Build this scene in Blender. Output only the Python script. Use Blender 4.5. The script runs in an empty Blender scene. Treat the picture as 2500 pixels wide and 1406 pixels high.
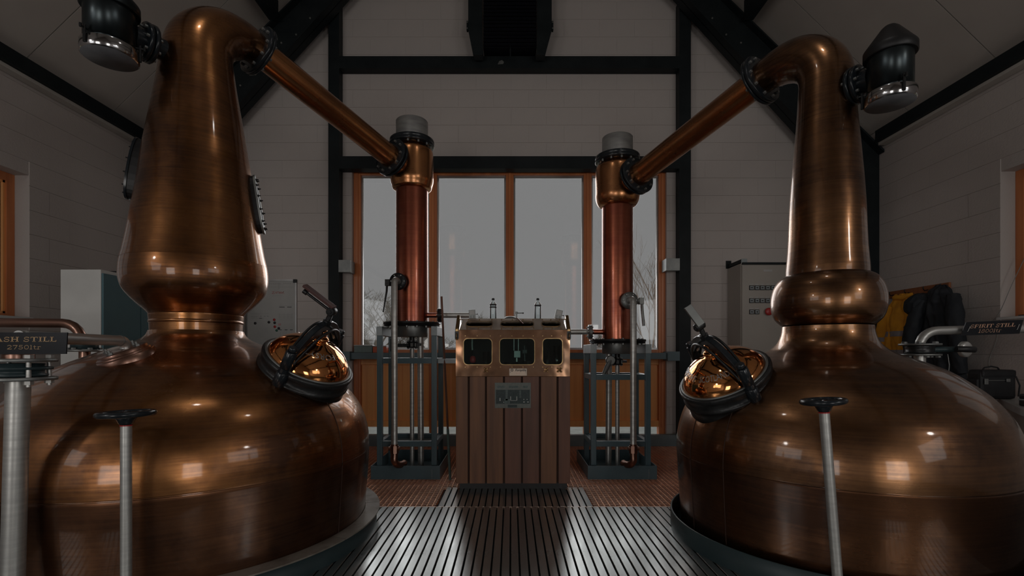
import bpy, bmesh, math, random
from mathutils import Vector, Matrix
random.seed(7)
PI = math.pi
C = bpy.context.scene.collection
SC = bpy.context.scene

# ------------------------------------------------------------------ camera
CAM_Z = 1.14
FPX = 1200.0
cam_d = bpy.data.cameras.new('camera')
cam_d.sensor_width = 36.0
cam_d.lens = 36.0 * FPX / 2500.0
cam_d.shift_x = 2.0 / 2500.0
cam_d.shift_y = 159.0 / 2500.0
cam_d.clip_start = 0.05
cam_d.clip_end = 300
cam = bpy.data.objects.new('camera', cam_d)
C.objects.link(cam)
cam.location = (0, 0, CAM_Z)
cam.rotation_euler = (PI / 2, 0, 0)
SC.camera = cam

# ------------------------------------------------------------------ world, light, exposure
SC.view_settings.view_transform = 'Standard'
SC.view_settings.look = 'None'
SC.view_settings.exposure = 0.0
SC.view_settings.gamma = 1.0
SC.view_settings.use_curve_mapping = False
w = bpy.data.worlds.new('overcast_sky')
SC.world = w
w.use_nodes = True
bg = w.node_tree.nodes['Background']
bg.inputs[0].default_value = (0.995, 1.0, 1.0, 1)
bg.inputs[1].default_value = 0.205
try:
    SC.cycles.max_bounces = 10
    SC.cycles.diffuse_bounces = 5
    SC.cycles.glossy_bounces = 5
    SC.cycles.transparent_max_bounces = 16
    SC.cycles.caustics_reflective = True
    SC.cycles.sample_clamp_indirect = 3.0
except Exception:
    pass

def area(name, loc, target, sx, sy, power, col=(1, 1, 1), portal=False, shape='RECTANGLE'):
    l = bpy.data.lights.new(name, 'AREA')
    l.shape = shape
    l.size = sx
    if shape in ('RECTANGLE', 'ELLIPSE'):
        l.size_y = sy
    l.energy = power
    l.color = col
    o = bpy.data.objects.new(name, l)
    C.objects.link(o)
    o.location = loc
    o.rotation_euler = (Vector(target) - Vector(loc)).to_track_quat('-Z', 'Y').to_euler()
    if portal:
        l.cycles.is_portal = True
    return o

area('window_portal', (0, 6.45, 2.3), (0, 0, 2.3), 4.0, 2.5, 1, portal=True)
for sx in (-1, 1):
    area('window_portal', (sx * 4.66, 3.5, 2.13), (0, 3.5, 2.13), 2.1, 1.32, 1, portal=True)
    area('window_portal', (sx * 4.66, -1.4, 2.13), (0, -1.4, 2.13), 2.4, 1.32, 1, portal=True)
LAMPS = [(-4.34, -0.9, 3.05, -2.0, 1.6, 0.3, 9, 0.30), (4.34, -0.9, 3.05, 2.0, 1.6, 0.3, 9, 0.30),
         (-1.25, 1.9, 5.0, -1.25, 2.0, 0.3, 3.5, 0.20), (1.25, 1.9, 5.0, 1.25, 2.0, 0.3, 3.5, 0.20),
         ]
for (lx, ly, lz, tx, ty, tz, lp, ls) in LAMPS:
    area('fill_lamp', (lx, ly, lz), (tx, ty, tz), ls, ls, lp, (1.0, 0.945, 0.90), shape='DISK')  # unseen lamps added as fill, kept clear of the window reflections
for sx in (-1, 1):
    area('rear_fill_light', (sx*2.8, -5.12, 1.12), (sx*2.8, 0, 1.12), 1.7, 2.1, 50, (1.0, 0.96, 0.92))  # added fill behind the camera, standing in for daylight
for sx in (-1, 1):
    area('side_fill_light', (sx*4.45, -1.4, 2.13), (-sx*1.0, 1.4, 0.9), 2.2, 1.2, 15, (0.97, 0.99, 1.0))  # added fill at the unseen side windows, brightens the opposite walls
sun = bpy.data.lights.new('hazy_daylight', 'SUN')
sun.energy = 2.4
sun.angle = math.radians(60)
so_ = bpy.data.objects.new('hazy_daylight', sun)
C.objects.link(so_)
so_.rotation_euler = Vector((0.03, -1, -0.62)).to_track_quat('-Z', 'Y').to_euler()

# ------------------------------------------------------------------ tags
def tag(o, label=None, cat=None, group=None, kind=None):
    if label: o['label'] = label
    if cat: o['category'] = cat
    if group: o['group'] = group
    if kind: o['kind'] = kind
    return o

def thing(name, label, cat, loc=(0, 0, 0), group=None):
    o = bpy.data.objects.new(name, None)
    o.empty_display_size = 0.1
    C.objects.link(o)
    o.location = loc
    return tag(o, label, cat, group)

# ------------------------------------------------------------------ materials
def srgb(r, g, b):
    f = lambda c: (c / 255 / 12.92) if c / 255 <= 0.04045 else ((c / 255 + 0.055) / 1.055) ** 2.4
    return (f(r), f(g), f(b))

def mat(name, c1, c2=None, scale=4.0, stretch=(1, 1, 1), rough=0.5, rough2=None, metal=0.0, bump=0.0, bscale=None,
        detail=5.0, trans=0.0, ior=1.45, spec=0.5, coat=0.0, lo=0.35, hi=0.65):
    m = bpy.data.materials.new(name)
    m.use_nodes = True
    nt = m.node_tree
    p = nt.nodes['Principled BSDF']
    p.inputs['Metallic'].default_value = metal
    p.inputs['Roughness'].default_value = rough
    p.inputs['IOR'].default_value = ior
    p.inputs['Transmission Weight'].default_value = trans
    p.inputs['Specular IOR Level'].default_value = spec
    p.inputs['Coat Weight'].default_value = coat
    p.inputs['Coat Roughness'].default_value = 0.08
    tc = nt.nodes.new('ShaderNodeTexCoord')
    mp = nt.nodes.new('ShaderNodeMapping')
    mp.inputs['Scale'].default_value = stretch
    nt.links.new(tc.outputs['Object'], mp.inputs['Vector'])
    n = nt.nodes.new('ShaderNodeTexNoise')
    n.inputs['Scale'].default_value = scale
    n.inputs['Detail'].default_value = detail
    nt.links.new(mp.outputs[0], n.inputs['Vector'])
    r = nt.nodes.new('ShaderNodeValToRGB')
    r.color_ramp.elements[0].position = lo
    r.color_ramp.elements[1].position = hi
    c2 = c2 or tuple(x * 0.85 for x in c1)
    r.color_ramp.elements[0].color = (*c1, 1)
    r.color_ramp.elements[1].color = (*c2, 1)
    nt.links.new(n.outputs['Fac'], r.inputs['Fac'])
    nt.links.new(r.outputs['Color'], p.inputs['Base Color'])
    if rough2 is not None:
        mr = nt.nodes.new('ShaderNodeMapRange')
        mr.inputs['From Min'].default_value = 0.3
        mr.inputs['From Max'].default_value = 0.7
        mr.inputs['To Min'].default_value = rough
        mr.inputs['To Max'].default_value = rough2
        nt.links.new(n.outputs['Fac'], mr.inputs['Value'])
        nt.links.new(mr.outputs[0], p.inputs['Roughness'])
    if bump:
        n2 = nt.nodes.new('ShaderNodeTexNoise')
        n2.inputs['Scale'].default_value = bscale or scale * 4
        n2.inputs['Detail'].default_value = 4
        nt.links.new(mp.outputs[0], n2.inputs['Vector'])
        b = nt.nodes.new('ShaderNodeBump')
        b.inputs['Strength'].default_value = bump
        b.inputs['Distance'].default_value = 0.01
        nt.links.new(n2.outputs['Fac'], b.inputs['Height'])
        nt.links.new(b.outputs[0], p.inputs['Normal'])
    return m

def copper_mat(name, ca, cb, cc, r0, r1, dent=0.25, streak=0.12, coat=0.35):
    """burnished copper: blotchy patina, fine horizontal brushing, shallow dents"""
    m = bpy.data.materials.new(name)
    m.use_nodes = True
    nt = m.node_tree
    L = nt.links.new
    p = nt.nodes['Principled BSDF']
    p.inputs['Metallic'].default_value = 1.0
    p.inputs['Coat Weight'].default_value = coat
    p.inputs['Coat Roughness'].default_value = 0.07
    tc = nt.nodes.new('ShaderNodeTexCoord')
    n1 = nt.nodes.new('ShaderNodeTexNoise')
    n1.inputs['Scale'].default_value = 2.2
    n1.inputs['Detail'].default_value = 6
    n1.inputs['Roughness'].default_value = 0.6
    L(tc.outputs['Object'], n1.inputs['Vector'])
    mp = nt.nodes.new('ShaderNodeMapping')
    mp.inputs['Scale'].default_value = (2.0, 2.0, 60.0)
    L(tc.outputs['Object'], mp.inputs['Vector'])
    n2 = nt.nodes.new('ShaderNodeTexNoise')
    n2.inputs['Scale'].default_value = 1.5
    n2.inputs['Detail'].default_value = 4
    L(mp.outputs[0], n2.inputs['Vector'])
    mix = nt.nodes.new('ShaderNodeMath')
    mix.operation = 'MULTIPLY_ADD'
    mix.inputs[1].default_value = streak
    L(n2.outputs['Fac'], mix.inputs[0])
    sc = nt.nodes.new('ShaderNodeMath')
    sc.operation = 'MULTIPLY'
    sc.inputs[1].default_value = 1.0 - streak
    L(n1.outputs['Fac'], sc.inputs[0])
    L(sc.outputs[0], mix.inputs[2])
    r = nt.nodes.new('ShaderNodeValToRGB')
    e = r.color_ramp.elements
    e[0].position = 0.38
    e[0].color = (*ca, 1)
    e[1].position = 0.63
    e[1].color = (*cc, 1)
    k = e.new(0.5)
    k.color = (*cb, 1)
    L(mix.outputs[0], r.inputs['Fac'])
    L(r.outputs['Color'], p.inputs['Base Color'])
    mr = nt.nodes.new('ShaderNodeMapRange')
    mr.inputs['From Min'].default_value = 0.35
    mr.inputs['From Max'].default_value = 0.65
    mr.inputs['To Min'].default_value = r0
    mr.inputs['To Max'].default_value = r1
    L(mix.outputs[0], mr.inputs['Value'])
    L(mr.outputs[0], p.inputs['Roughness'])
    n3 = nt.nodes.new('ShaderNodeTexNoise')
    n3.inputs['Scale'].default_value = 5.0
    n3.inputs['Detail'].default_value = 1.5
    L(tc.outputs['Object'], n3.inputs['Vector'])
    b = nt.nodes.new('ShaderNodeBump')
    b.inputs['Strength'].default_value = dent
    b.inputs['Distance'].default_value = 0.02
    L(n3.outputs['Fac'], b.inputs['Height'])
    b2 = nt.nodes.new('ShaderNodeBump')
    b2.inputs['Strength'].default_value = 0.06
    b2.inputs['Distance'].default_value = 0.004
    L(n2.outputs['Fac'], b2.inputs['Height'])
    L(b.outputs[0], b2.inputs['Normal'])
    L(b2.outputs[0], p.inputs['Normal'])
    return m

def pane_mat(name, tint=(1, 1, 1), strength=1.0):
    m = bpy.data.materials.new(name)
    m.use_nodes = True
    nt = m.node_tree
    nt.nodes.clear()
    out = nt.nodes.new('ShaderNodeOutputMaterial')
    t = nt.nodes.new('ShaderNodeBsdfTransparent')
    t.inputs[0].default_value = (*tint, 1)
    g = nt.nodes.new('ShaderNodeBsdfGlossy')
    g.inputs['Roughness'].default_value = 0.02
    f = nt.nodes.new('ShaderNodeFresnel')
    f.inputs[0].default_value = 1.45
    mu = nt.nodes.new('ShaderNodeMath')
    mu.operation = 'MULTIPLY'
    mu.inputs[1].default_value = strength
    mx = nt.nodes.new('ShaderNodeMixShader')
    nt.links.new(f.outputs[0], mu.inputs[0])
    nt.links.new(mu.outputs[0], mx.inputs[0])
    nt.links.new(t.outputs[0], mx.inputs[1])
    nt.links.new(g.outputs[0], mx.inputs[2])
    nt.links.new(mx.outputs[0], out.inputs[0])
    return m

M = {}
M['wall'] = mat('painted_block', (0.55, 0.50, 0.475), (0.52, 0.48, 0.46), 1.3, rough=0.55, rough2=0.7, bump=0.25, bscale=60)
M['ceiling'] = mat('ceiling_board', (0.50, 0.46, 0.42), (0.46, 0.42, 0.385), 2.0, rough=0.7)
M['soffit'] = mat('soffit_board', (0.52, 0.49, 0.45), None, 2.0, rough=0.7)
M['black_steel'] = mat('black_painted_steel', (0.008, 0.012, 0.014), (0.013, 0.018, 0.020), 6, rough=0.55, spec=0.3)
M['blue_steel'] = mat('blue_grey_painted_steel', (0.085, 0.135, 0.158), (0.10, 0.155, 0.178), 5, rough=0.38, bump=0.05)
M['kerb'] = mat('blue_grey_kerb_steel', (0.17, 0.23, 0.255), (0.21, 0.27, 0.295), 5, rough=0.5)
M['grey_plate'] = mat('galvanised_plate', (0.22, 0.25, 0.26), (0.30, 0.33, 0.34), 8, rough=0.42, metal=0.3)
M['orange_wood'] = mat('varnished_window_wood', (0.70, 0.25, 0.09), (0.50, 0.16, 0.06), 3, (3, 3, 0.25), rough=0.35, bump=0.08)
M['panel_wood'] = mat('varnished_pine_board', (0.95, 0.44, 0.15), (0.86, 0.36, 0.12), 3, (6, 6, 0.3), rough=0.4, bump=0.08)
M['plank'] = mat('brown_stained_plank', (0.20, 0.088, 0.042), (0.115, 0.05, 0.026), 3, (5, 5, 0.35), rough=0.5, bump=0.15)
M['plank_red'] = mat('reddish_stained_plank', (0.16, 0.068, 0.042), (0.10, 0.045, 0.03), 3, (5, 5, 0.35), rough=0.5, bump=0.15)
M['copper'] = copper_mat('burnished_copper', (0.43, 0.190, 0.068), (0.26, 0.112, 0.043), (0.10, 0.045, 0.024), 0.24, 0.40, 0.3, 0.2, 0.6)
M['copper_dark'] = copper_mat('dark_burnished_copper', (0.33, 0.165, 0.074), (0.20, 0.098, 0.046), (0.08, 0.040, 0.023), 0.24, 0.40, 0.3, 0.2, 0.6)
M['copper_low'] = copper_mat('dark_lower_copper', (0.25, 0.11, 0.05), (0.165, 0.073, 0.036), (0.075, 0.034, 0.020), 0.24, 0.40, 0.3, 0.2, 0.6)  # darker copper tone for the body below the seam
M['copper_arm'] = copper_mat('lacquered_copper_pipe', (0.66, 0.297, 0.119), (0.55, 0.244, 0.1), (0.4, 0.175, 0.0775), 0.22, 0.30, 0.08)
M['copper_red'] = copper_mat('red_copper_column', (0.50, 0.16, 0.09), (0.42, 0.125, 0.07), (0.28, 0.075, 0.05), 0.24, 0.36, 0.05)
M['copper_bright'] = copper_mat('polished_copper_dome', (0.95, 0.42, 0.14), (0.86, 0.36, 0.12), (0.70, 0.28, 0.09), 0.04, 0.08, 0.15)
M['copper_safe'] = copper_mat('polished_safe_copper', (0.80, 0.52, 0.36), (0.62, 0.36, 0.22), (0.36, 0.18, 0.10), 0.07, 0.16, 0.35)
M['copper_pipe'] = copper_mat('tarnished_copper_pipe', (0.42, 0.25, 0.19), (0.34, 0.19, 0.14), (0.24, 0.13, 0.10), 0.28, 0.4, 0.05)
M['maroon'] = mat('dark_maroon_paint', (0.085, 0.035, 0.032), None, 6, rough=0.4)
M['safe_lid'] = mat('dull_bronze_lid', (0.52, 0.42, 0.34), (0.40, 0.32, 0.26), 7, rough=0.42, metal=0.75)
M['brass'] = mat('aged_brass', (0.50, 0.34, 0.17), (0.30, 0.20, 0.10), 20, rough=0.28, metal=1.0)
M['steel'] = mat('stainless_steel', (0.60, 0.60, 0.575), (0.48, 0.48, 0.465), 4, (1, 1, 12), rough=0.36, rough2=0.46, metal=0.75)
M['dull_steel'] = mat('dull_grey_steel', (0.30, 0.31, 0.30), (0.22, 0.23, 0.23), 8, rough=0.45, metal=0.8)
M['zinc'] = mat('brushed_zinc_drum', (0.42, 0.42, 0.41), (0.30, 0.30, 0.30), 6, (1, 1, 4), rough=0.5, metal=0.6)
M['black_iron'] = mat('black_cast_iron', (0.010, 0.011, 0.012), (0.018, 0.019, 0.020), 14, rough=0.34, bump=0.2, bscale=50)
M['black_gloss'] = mat('glossy_black_enamel', (0.012, 0.016, 0.02), (0.016, 0.02, 0.024), 6, rough=0.22)
M['black_plastic'] = mat('black_plastic', (0.012, 0.012, 0.013), None, 6, rough=0.45)
M['gunmetal'] = mat('gunmetal_vessel', (0.045, 0.055, 0.058), (0.03, 0.038, 0.042), 5, rough=0.28, metal=0.85)
M['chrome'] = mat('chromed_cap', (0.5, 0.5, 0.5), (0.42, 0.42, 0.43), 5, rough=0.14, metal=1.0)
M['cap_face'] = mat('grey_cap_face', (0.16, 0.165, 0.18), (0.11, 0.115, 0.125), 7, rough=0.6)
M['glass'] = pane_mat('window_glass')
M['safe_glass'] = pane_mat('safe_glass', (0.80, 0.92, 0.90), 1.3)
M['clear_glass'] = pane_mat('clear_bottle_glass', (0.90, 0.94, 0.94), 1.6)
M['rust'] = mat('rusty_grating_bar', (1.0, 0.60, 0.38), (0.92, 0.50, 0.30), 9, rough=0.34, metal=0.6)
M['rust_pale'] = mat('worn_grating_bar', (0.90, 0.66, 0.54), (0.75, 0.54, 0.44), 9, rough=0.32, metal=0.7)
M['slat'] = mat('grey_deck_slat', (0.52, 0.54, 0.535), (0.42, 0.44, 0.435), 3, (3, 0.8, 4), rough=0.22, rough2=0.30, metal=0.92, bump=0.03)
M['dark_deck'] = mat('darkened_unseen_deck', (0.03, 0.03, 0.03), None, 5, rough=0.6)  # unseen deck made dark so the lower stills reflect a dark floor
M['under'] = mat('dark_under_deck', (0.012, 0.013, 0.014), None, 5, rough=0.9)
M['pit'] = mat('pit_concrete', (0.85, 0.50, 0.38), (0.30, 0.16, 0.12), 1.6, rough=0.3)
M['ledge'] = mat('grey_ledge_plate', (0.24, 0.215, 0.185), (0.12, 0.09, 0.07), 7, rough=0.5, metal=0.3, bump=0.15, lo=0.45, hi=0.7)
M['skirt'] = mat('dark_teal_skirt_steel', (0.022, 0.040, 0.045), (0.03, 0.05, 0.055), 5, rough=0.4)
M['teal_door'] = mat('teal_locker_door', (0.10, 0.20, 0.235), (0.09, 0.185, 0.215), 6, rough=0.45)
M['white_side'] = mat('white_locker_side', (0.80, 0.81, 0.79), None, 2, rough=0.4)
M['cabinet'] = mat('beige_enamel_cabinet', (0.40, 0.37, 0.33), (0.37, 0.34, 0.31), 2, rough=0.4)
M['board'] = mat('white_board_enamel', (0.50, 0.50, 0.49), None, 2, rough=0.18)
M['alu'] = mat('aluminium_trim', (0.5, 0.5, 0.5), None, 5, rough=0.35, metal=0.9)
M['ink'] = mat('dark_ink', (0.03, 0.03, 0.035), None, 5, rough=0.5)
M['faint_ink'] = mat('faint_grey_ink', (0.26, 0.26, 0.27), None, 5, rough=0.4)
M['red_ink'] = mat('red_marker', (0.45, 0.16, 0.15), None, 5, rough=0.4)
M['red'] = mat('red_plastic', (0.45, 0.03, 0.03), None, 5, rough=0.35)
M['red_orange'] = mat('orange_red_box', (0.62, 0.10, 0.03), None, 5, rough=0.4)
M['teal_box'] = mat('grey_green_box', (0.10, 0.16, 0.15), (0.14, 0.20, 0.19), 20, rough=0.35)
M['green'] = mat('green_plastic', (0.04, 0.14, 0.10), None, 5, rough=0.35)
M['pink'] = mat('pink_plastic', (0.55, 0.33, 0.33), None, 5, rough=0.35)
M['sign'] = mat('black_sign_face', (0.006, 0.008, 0.012), (0.010, 0.012, 0.016), 4, rough=0.25)
M['gold'] = mat('gold_lettering', (0.62, 0.40, 0.20), (0.52, 0.33, 0.17), 30, rough=0.45)
M['copper_letter'] = mat('copper_lettering', (0.62, 0.36, 0.24), None, 30, rough=0.45)
M['hivis'] = mat('yellow_workwear_fabric', (0.72, 0.33, 0.02), (0.58, 0.25, 0.02), 9, rough=0.8, bump=0.2, bscale=12)
M['hivis_band'] = mat('grey_reflective_band', (0.26, 0.24, 0.26), None, 9, rough=0.5)
M['navy'] = mat('navy_black_fabric', (0.014, 0.018, 0.024), (0.022, 0.026, 0.032), 9, rough=0.75, bump=0.4, bscale=10)
M['rackwood'] = mat('brown_rack_wood', (0.32, 0.12, 0.05), None, 4, (1, 8, 1), rough=0.5)
M['bag'] = mat('black_bag_nylon', (0.010, 0.011, 0.013), (0.018, 0.019, 0.021), 14, rough=0.6, bump=0.2)
M['counter'] = mat('pale_worktop', (0.46, 0.46, 0.45), None, 3, rough=0.35)
M['wire'] = mat('grey_cable', (0.30, 0.30, 0.29), None, 3, rough=0.5)
M['sill'] = mat('white_plastic_sill', (0.75, 0.76, 0.75), None, 3, rough=0.4)
M['bark'] = mat('bare_bark', (0.40, 0.37, 0.33), (0.28, 0.26, 0.23), 9, rough=0.9)
M['bark_pale'] = mat('pale_birch_bark', (0.52, 0.43, 0.36), (0.34, 0.28, 0.24), 9, rough=0.9)
M['gravel'] = mat('pale_gravel', (0.20, 0.22, 0.20), (0.15, 0.165, 0.15), 8, rough=0.95)
M['groove'] = mat('dark_brown_groove', (0.045, 0.02, 0.013), None, 8, rough=0.8)
M['field'] = mat('winter_field', (0.20, 0.19, 0.12), (0.13, 0.13, 0.09), 0.5, rough=0.95)
M['heat_grille'] = mat('dark_grille_steel', (0.010, 0.010, 0.016), None, 6, rough=0.4, metal=0.3)
M['print_light'] = mat('printed_grey_green', (0.15, 0.165, 0.15), (0.12, 0.135, 0.125), 40, rough=0.3)
M['print_dark'] = mat('printed_dark_teal', (0.018, 0.030, 0.032), (0.03, 0.048, 0.048), 60, rough=0.3)
M['print_mid'] = mat('printed_mid_teal', (0.06, 0.085, 0.082), (0.10, 0.13, 0.125), 60, rough=0.3)
M['white_dot'] = mat('pale_print', (0.4, 0.42, 0.40), None, 30, rough=0.4)

# ------------------------------------------------------------------ mesh building
def obj(name, me, m=None, parent=None, loc=None, mtx=None):
    if isinstance(me, MB):
        if me.pieces:
            main = obj(name, me.mesh(name), m, parent, loc, mtx) if me.v else parent
            pn = name if not me.v else 'bolt'
            for sub, fr in me.pieces:
                mm = sub if not isinstance(sub, MB) else sub.mesh(pn)
                main_o = obj(pn, mm, m, main, None, fr)
            return main if me.v else main_o
        me = me.mesh(name)
    o = bpy.data.objects.new(name, me)
    C.objects.link(o)
    if m is not None and not me.materials:
        me.materials.append(M[m] if isinstance(m, str) else m)
    if loc is not None: o.location = loc
    if mtx is not None: o.matrix_local = mtx
    if parent is not None: o.parent = parent
    return o

def basis(d, up=(0, 0, 1)):
    d = Vector(d).normalized()
    up = Vector(up)
    if abs(d.dot(up)) > 0.98:
        up = Vector((1, 0, 0))
    x = up.cross(d).normalized()
    y = d.cross(x).normalized()
    return x, y, d

class MB:
    def __init__(s):
        s.v = []; s.f = []; s.sm = []; s.pieces = []
    def piece(s, sub, mtx):
        s.pieces.append((sub, mtx))
    def add(s, vs, fs, smooth=False):
        n = len(s.v)
        s.v += [tuple(v) for v in vs]
        s.f += [tuple(i + n for i in f) for f in fs]
        s.sm += [smooth] * len(fs)
        return s
    def box(s, x0, x1, y0, y1, z0, z1, mtx=None, b=0.0):
        if b <= 0:
            vs = [Vector(p) for p in ((x0,y0,z0),(x1,y0,z0),(x1,y1,z0),(x0,y1,z0),(x0,y0,z1),(x1,y0,z1),(x1,y1,z1),(x0,y1,z1))]
            fs = [(0,3,2,1),(4,5,6,7),(0,1,5,4),(1,2,6,5),(2,3,7,6),(3,0,4,7)]
        else:
            bm = bmesh.new()
            bmesh.ops.create_cube(bm, size=1.0)
            for v in bm.verts:
                v.co = Vector(((x0+x1)/2 + v.co.x*(x1-x0), (y0+y1)/2 + v.co.y*(y1-y0), (z0+z1)/2 + v.co.z*(z1-z0)))
            bmesh.ops.bevel(bm, geom=bm.edges[:], offset=b, segments=2, profile=0.6, affect='EDGES')
            bm.verts.index_update()
            vs = [v.co.copy() for v in bm.verts]
            fs = [tuple(v.index for v in f.verts) for f in bm.faces]
            bm.free()
        if mtx is not None: vs = [mtx @ v for v in vs]
        return s.add(vs, fs)
    def lathe(s, prof, seg=48, c=(0,0,0), axis=(0,0,1), smooth=True, wob=None, cap=True):
        """prof: list of (r, h) along axis"""
        x, y, d = basis(axis)
        c = Vector(c)
        vs = []
        for (r, h) in prof:
            for i in range(seg):
                a = 2*PI*i/seg
                vs.append(c + d*h + (x*math.cos(a) + y*math.sin(a))*r)
        fs = []
        n = len(prof)
        for k in range(n-1):
            for i in range(seg):
                j = (i+1) % seg
                fs.append((k*seg+i, k*seg+j, (k+1)*seg+j, (k+1)*seg+i))
        if cap and not smooth:
            if prof[0][0] > 1e-5: fs.append(tuple(reversed(range(seg))))
            if prof[-1][0] > 1e-5: fs.append(tuple(range((n-1)*seg, n*seg)))
            return s.add(vs, fs, smooth)
        s.add(vs, fs, smooth)
        if cap:
            if prof[0][0] > 1e-5: s.add(vs[:seg], [tuple(reversed(range(seg)))])
            if prof[-1][0] > 1e-5: s.add(vs[-seg:], [tuple(range(seg))])
        return s
    def cyl(s, a, b, r, seg=16, r2=None, bev=0.0, smooth=True):
        a = Vector(a); b = Vector(b)
        L = (b-a).length
        r2 = r if r2 is None else r2
        if bev > 0:
            p = [(r-bev, 0), (r, bev), (r2, L-bev), (r2-bev, L)]
        else:
            p = [(r, 0), (r2, L)]
        return s.lathe(p, seg, a, b-a, smooth)
    def tube(s, pts, r, seg=16, cap=True, closed=False):
        pts = [Vector(p) for p in pts]
        n = len(pts)
        rs = r if isinstance(r, (list, tuple)) else [r]*n
        tg = []
        for i in range(n):
            if closed:
                t = pts[(i+1) % n] - pts[i-1]
            else:
                t = pts[min(i+1, n-1)] - pts[max(i-1, 0)]
            tg.append(t.normalized())
        x, y, _ = basis(tg[0])
        vs = []
        for i in range(n):
            if i:
                q = tg[i-1].rotation_difference(tg[i])
                x = q @ x
                x = (x - tg[i]*x.dot(tg[i])).normalized()
            y = tg[i].cross(x)
            for k in range(seg):
                a = 2*PI*k/seg
                vs.append(pts[i] + (x*math.cos(a)+y*math.sin(a))*rs[i])
        fs = []
        m = n if closed else n-1
        for i in range(m):
            i2 = (i+1) % n
            for k in range(seg):
                j = (k+1) % seg
                fs.append((i*seg+k, i*seg+j, i2*seg+j, i2*seg+k))
        s.add(vs, fs, True)
        if cap and not closed:
            s.add(vs[:seg], [tuple(reversed(range(seg)))])
            s.add(vs[-seg:], [tuple(range(seg))])
        return s
    def prism(s, poly, y0, y1, plane='XZ'):
        """extrude a 2D polygon; plane XZ extrudes along Y, XY along Z, YZ along X"""
        def P(u, v, d):
            return {'XZ': (u, d, v), 'XY': (u, v, d), 'YZ': (d, u, v)}[plane]
        n = len(poly)
        vs = [P(u, v, y0) for u, v in poly] + [P(u, v, y1) for u, v in poly]
        fs = [tuple(range(n)), tuple(range(2*n-1, n-1, -1))] + [(i, (i+1) % n + 0, (i+1) % n + n, i+n) for i in range(n)]
        return s.add(vs, fs)
    def mesh(s, name='mesh', fix=True):
        me = bpy.data.meshes.new(name)
        me.from_pydata(s.v, [], s.f)
        me.polygons.foreach_set('use_smooth', s.sm)
        me.update()
        if fix:
            bm = bmesh.new()
            bm.from_mesh(me)
            bmesh.ops.recalc_face_normals(bm, faces=bm.faces)
            bm.to_mesh(me)
            bm.free()
        return me

def smooth_prof(prof, n=6):
    """Catmull-Rom through (r,h) points"""
    out = []
    P = [prof[0]] + list(prof) + [prof[-1]]
    for i in range(1, len(P)-2):
        p0, p1, p2, p3 = P[i-1], P[i], P[i+1], P[i+2]
        for k in range(n):
            t = k/n
            out.append(tuple(0.5*((2*p1[j]) + (-p0[j]+p2[j])*t + (2*p0[j]-5*p1[j]+4*p2[j]-p3[j])*t*t + (-p0[j]+3*p1[j]-3*p2[j]+p3[j])*t**3) for j in range(len(p1))))
    out.append(tuple(prof[-1]))
    return out

def at(px, py, Y):
    return Vector(((px-1248)/FPX*Y, Y, CAM_Z-(py-862)/FPX*Y))

def plate(name, outline, holes, th, seg_bevel=0.0):
    """flat plate in XY with holes, thickness th along +-Z, made through a filled 2D curve"""
    cu = bpy.data.curves.new(name, 'CURVE')
    cu.dimensions = '2D'
    cu.fill_mode = 'BOTH'
    cu.extrude = th/2
    cu.bevel_depth = seg_bevel
    for poly in [outline] + holes:
        sp = cu.splines.new('POLY')
        sp.points.add(len(poly)-1)
        for i, (x, y) in enumerate(poly):
            sp.points[i].co = (x, y, 0, 1)
        sp.use_cyclic_u = True
    o = bpy.data.objects.new('tmp', cu)
    C.objects.link(o)
    dg = bpy.context.evaluated_depsgraph_get()
    me = bpy.data.meshes.new_from_object(o.evaluated_get(dg))
    me.name = name
    bpy.data.objects.remove(o)
    bpy.data.curves.remove(cu)
    me.materials.clear()
    return me

def rrect(x0, x1, y0, y1, r, n=5):
    out = []
    for (cx, cy, a0) in ((x1-r, y1-r, 0), (x0+r, y1-r, 90), (x0+r, y0+r, 180), (x1-r, y0+r, 270)):
        for k in range(n+1):
            a = math.radians(a0 + 90*k/n)
            out.append((cx+r*math.cos(a), cy+r*math.sin(a)))
    return out

def oval(cx, cy, a, b, n=24):
    return [(cx+a*math.cos(2*PI*i/n), cy+b*math.sin(2*PI*i/n)) for i in range(n)]

def frame_mtx(o, x, y, z):
    return Matrix(((x[0], y[0], z[0], o[0]), (x[1], y[1], z[1], o[1]), (x[2], y[2], z[2], o[2]), (0, 0, 0, 1)))

def text_mesh(s, size, extrude=0.001, shear=0.0, offset=0.0, align='CENTER'):
    cu = bpy.data.curves.new('lettering', 'FONT')
    cu.body = s
    cu.size = size
    cu.extrude = extrude
    cu.shear = shear
    cu.offset = offset
    cu.align_x = align
    cu.align_y = 'CENTER'
    cu.resolution_u = 3
    o = bpy.data.objects.new('tmp', cu)
    C.objects.link(o)
    dg = bpy.context.evaluated_depsgraph_get()
    me = bpy.data.meshes.new_from_object(o.evaluated_get(dg))
    bpy.data.objects.remove(o)
    bpy.data.curves.remove(cu)
    me.materials.clear()
    return me

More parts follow.
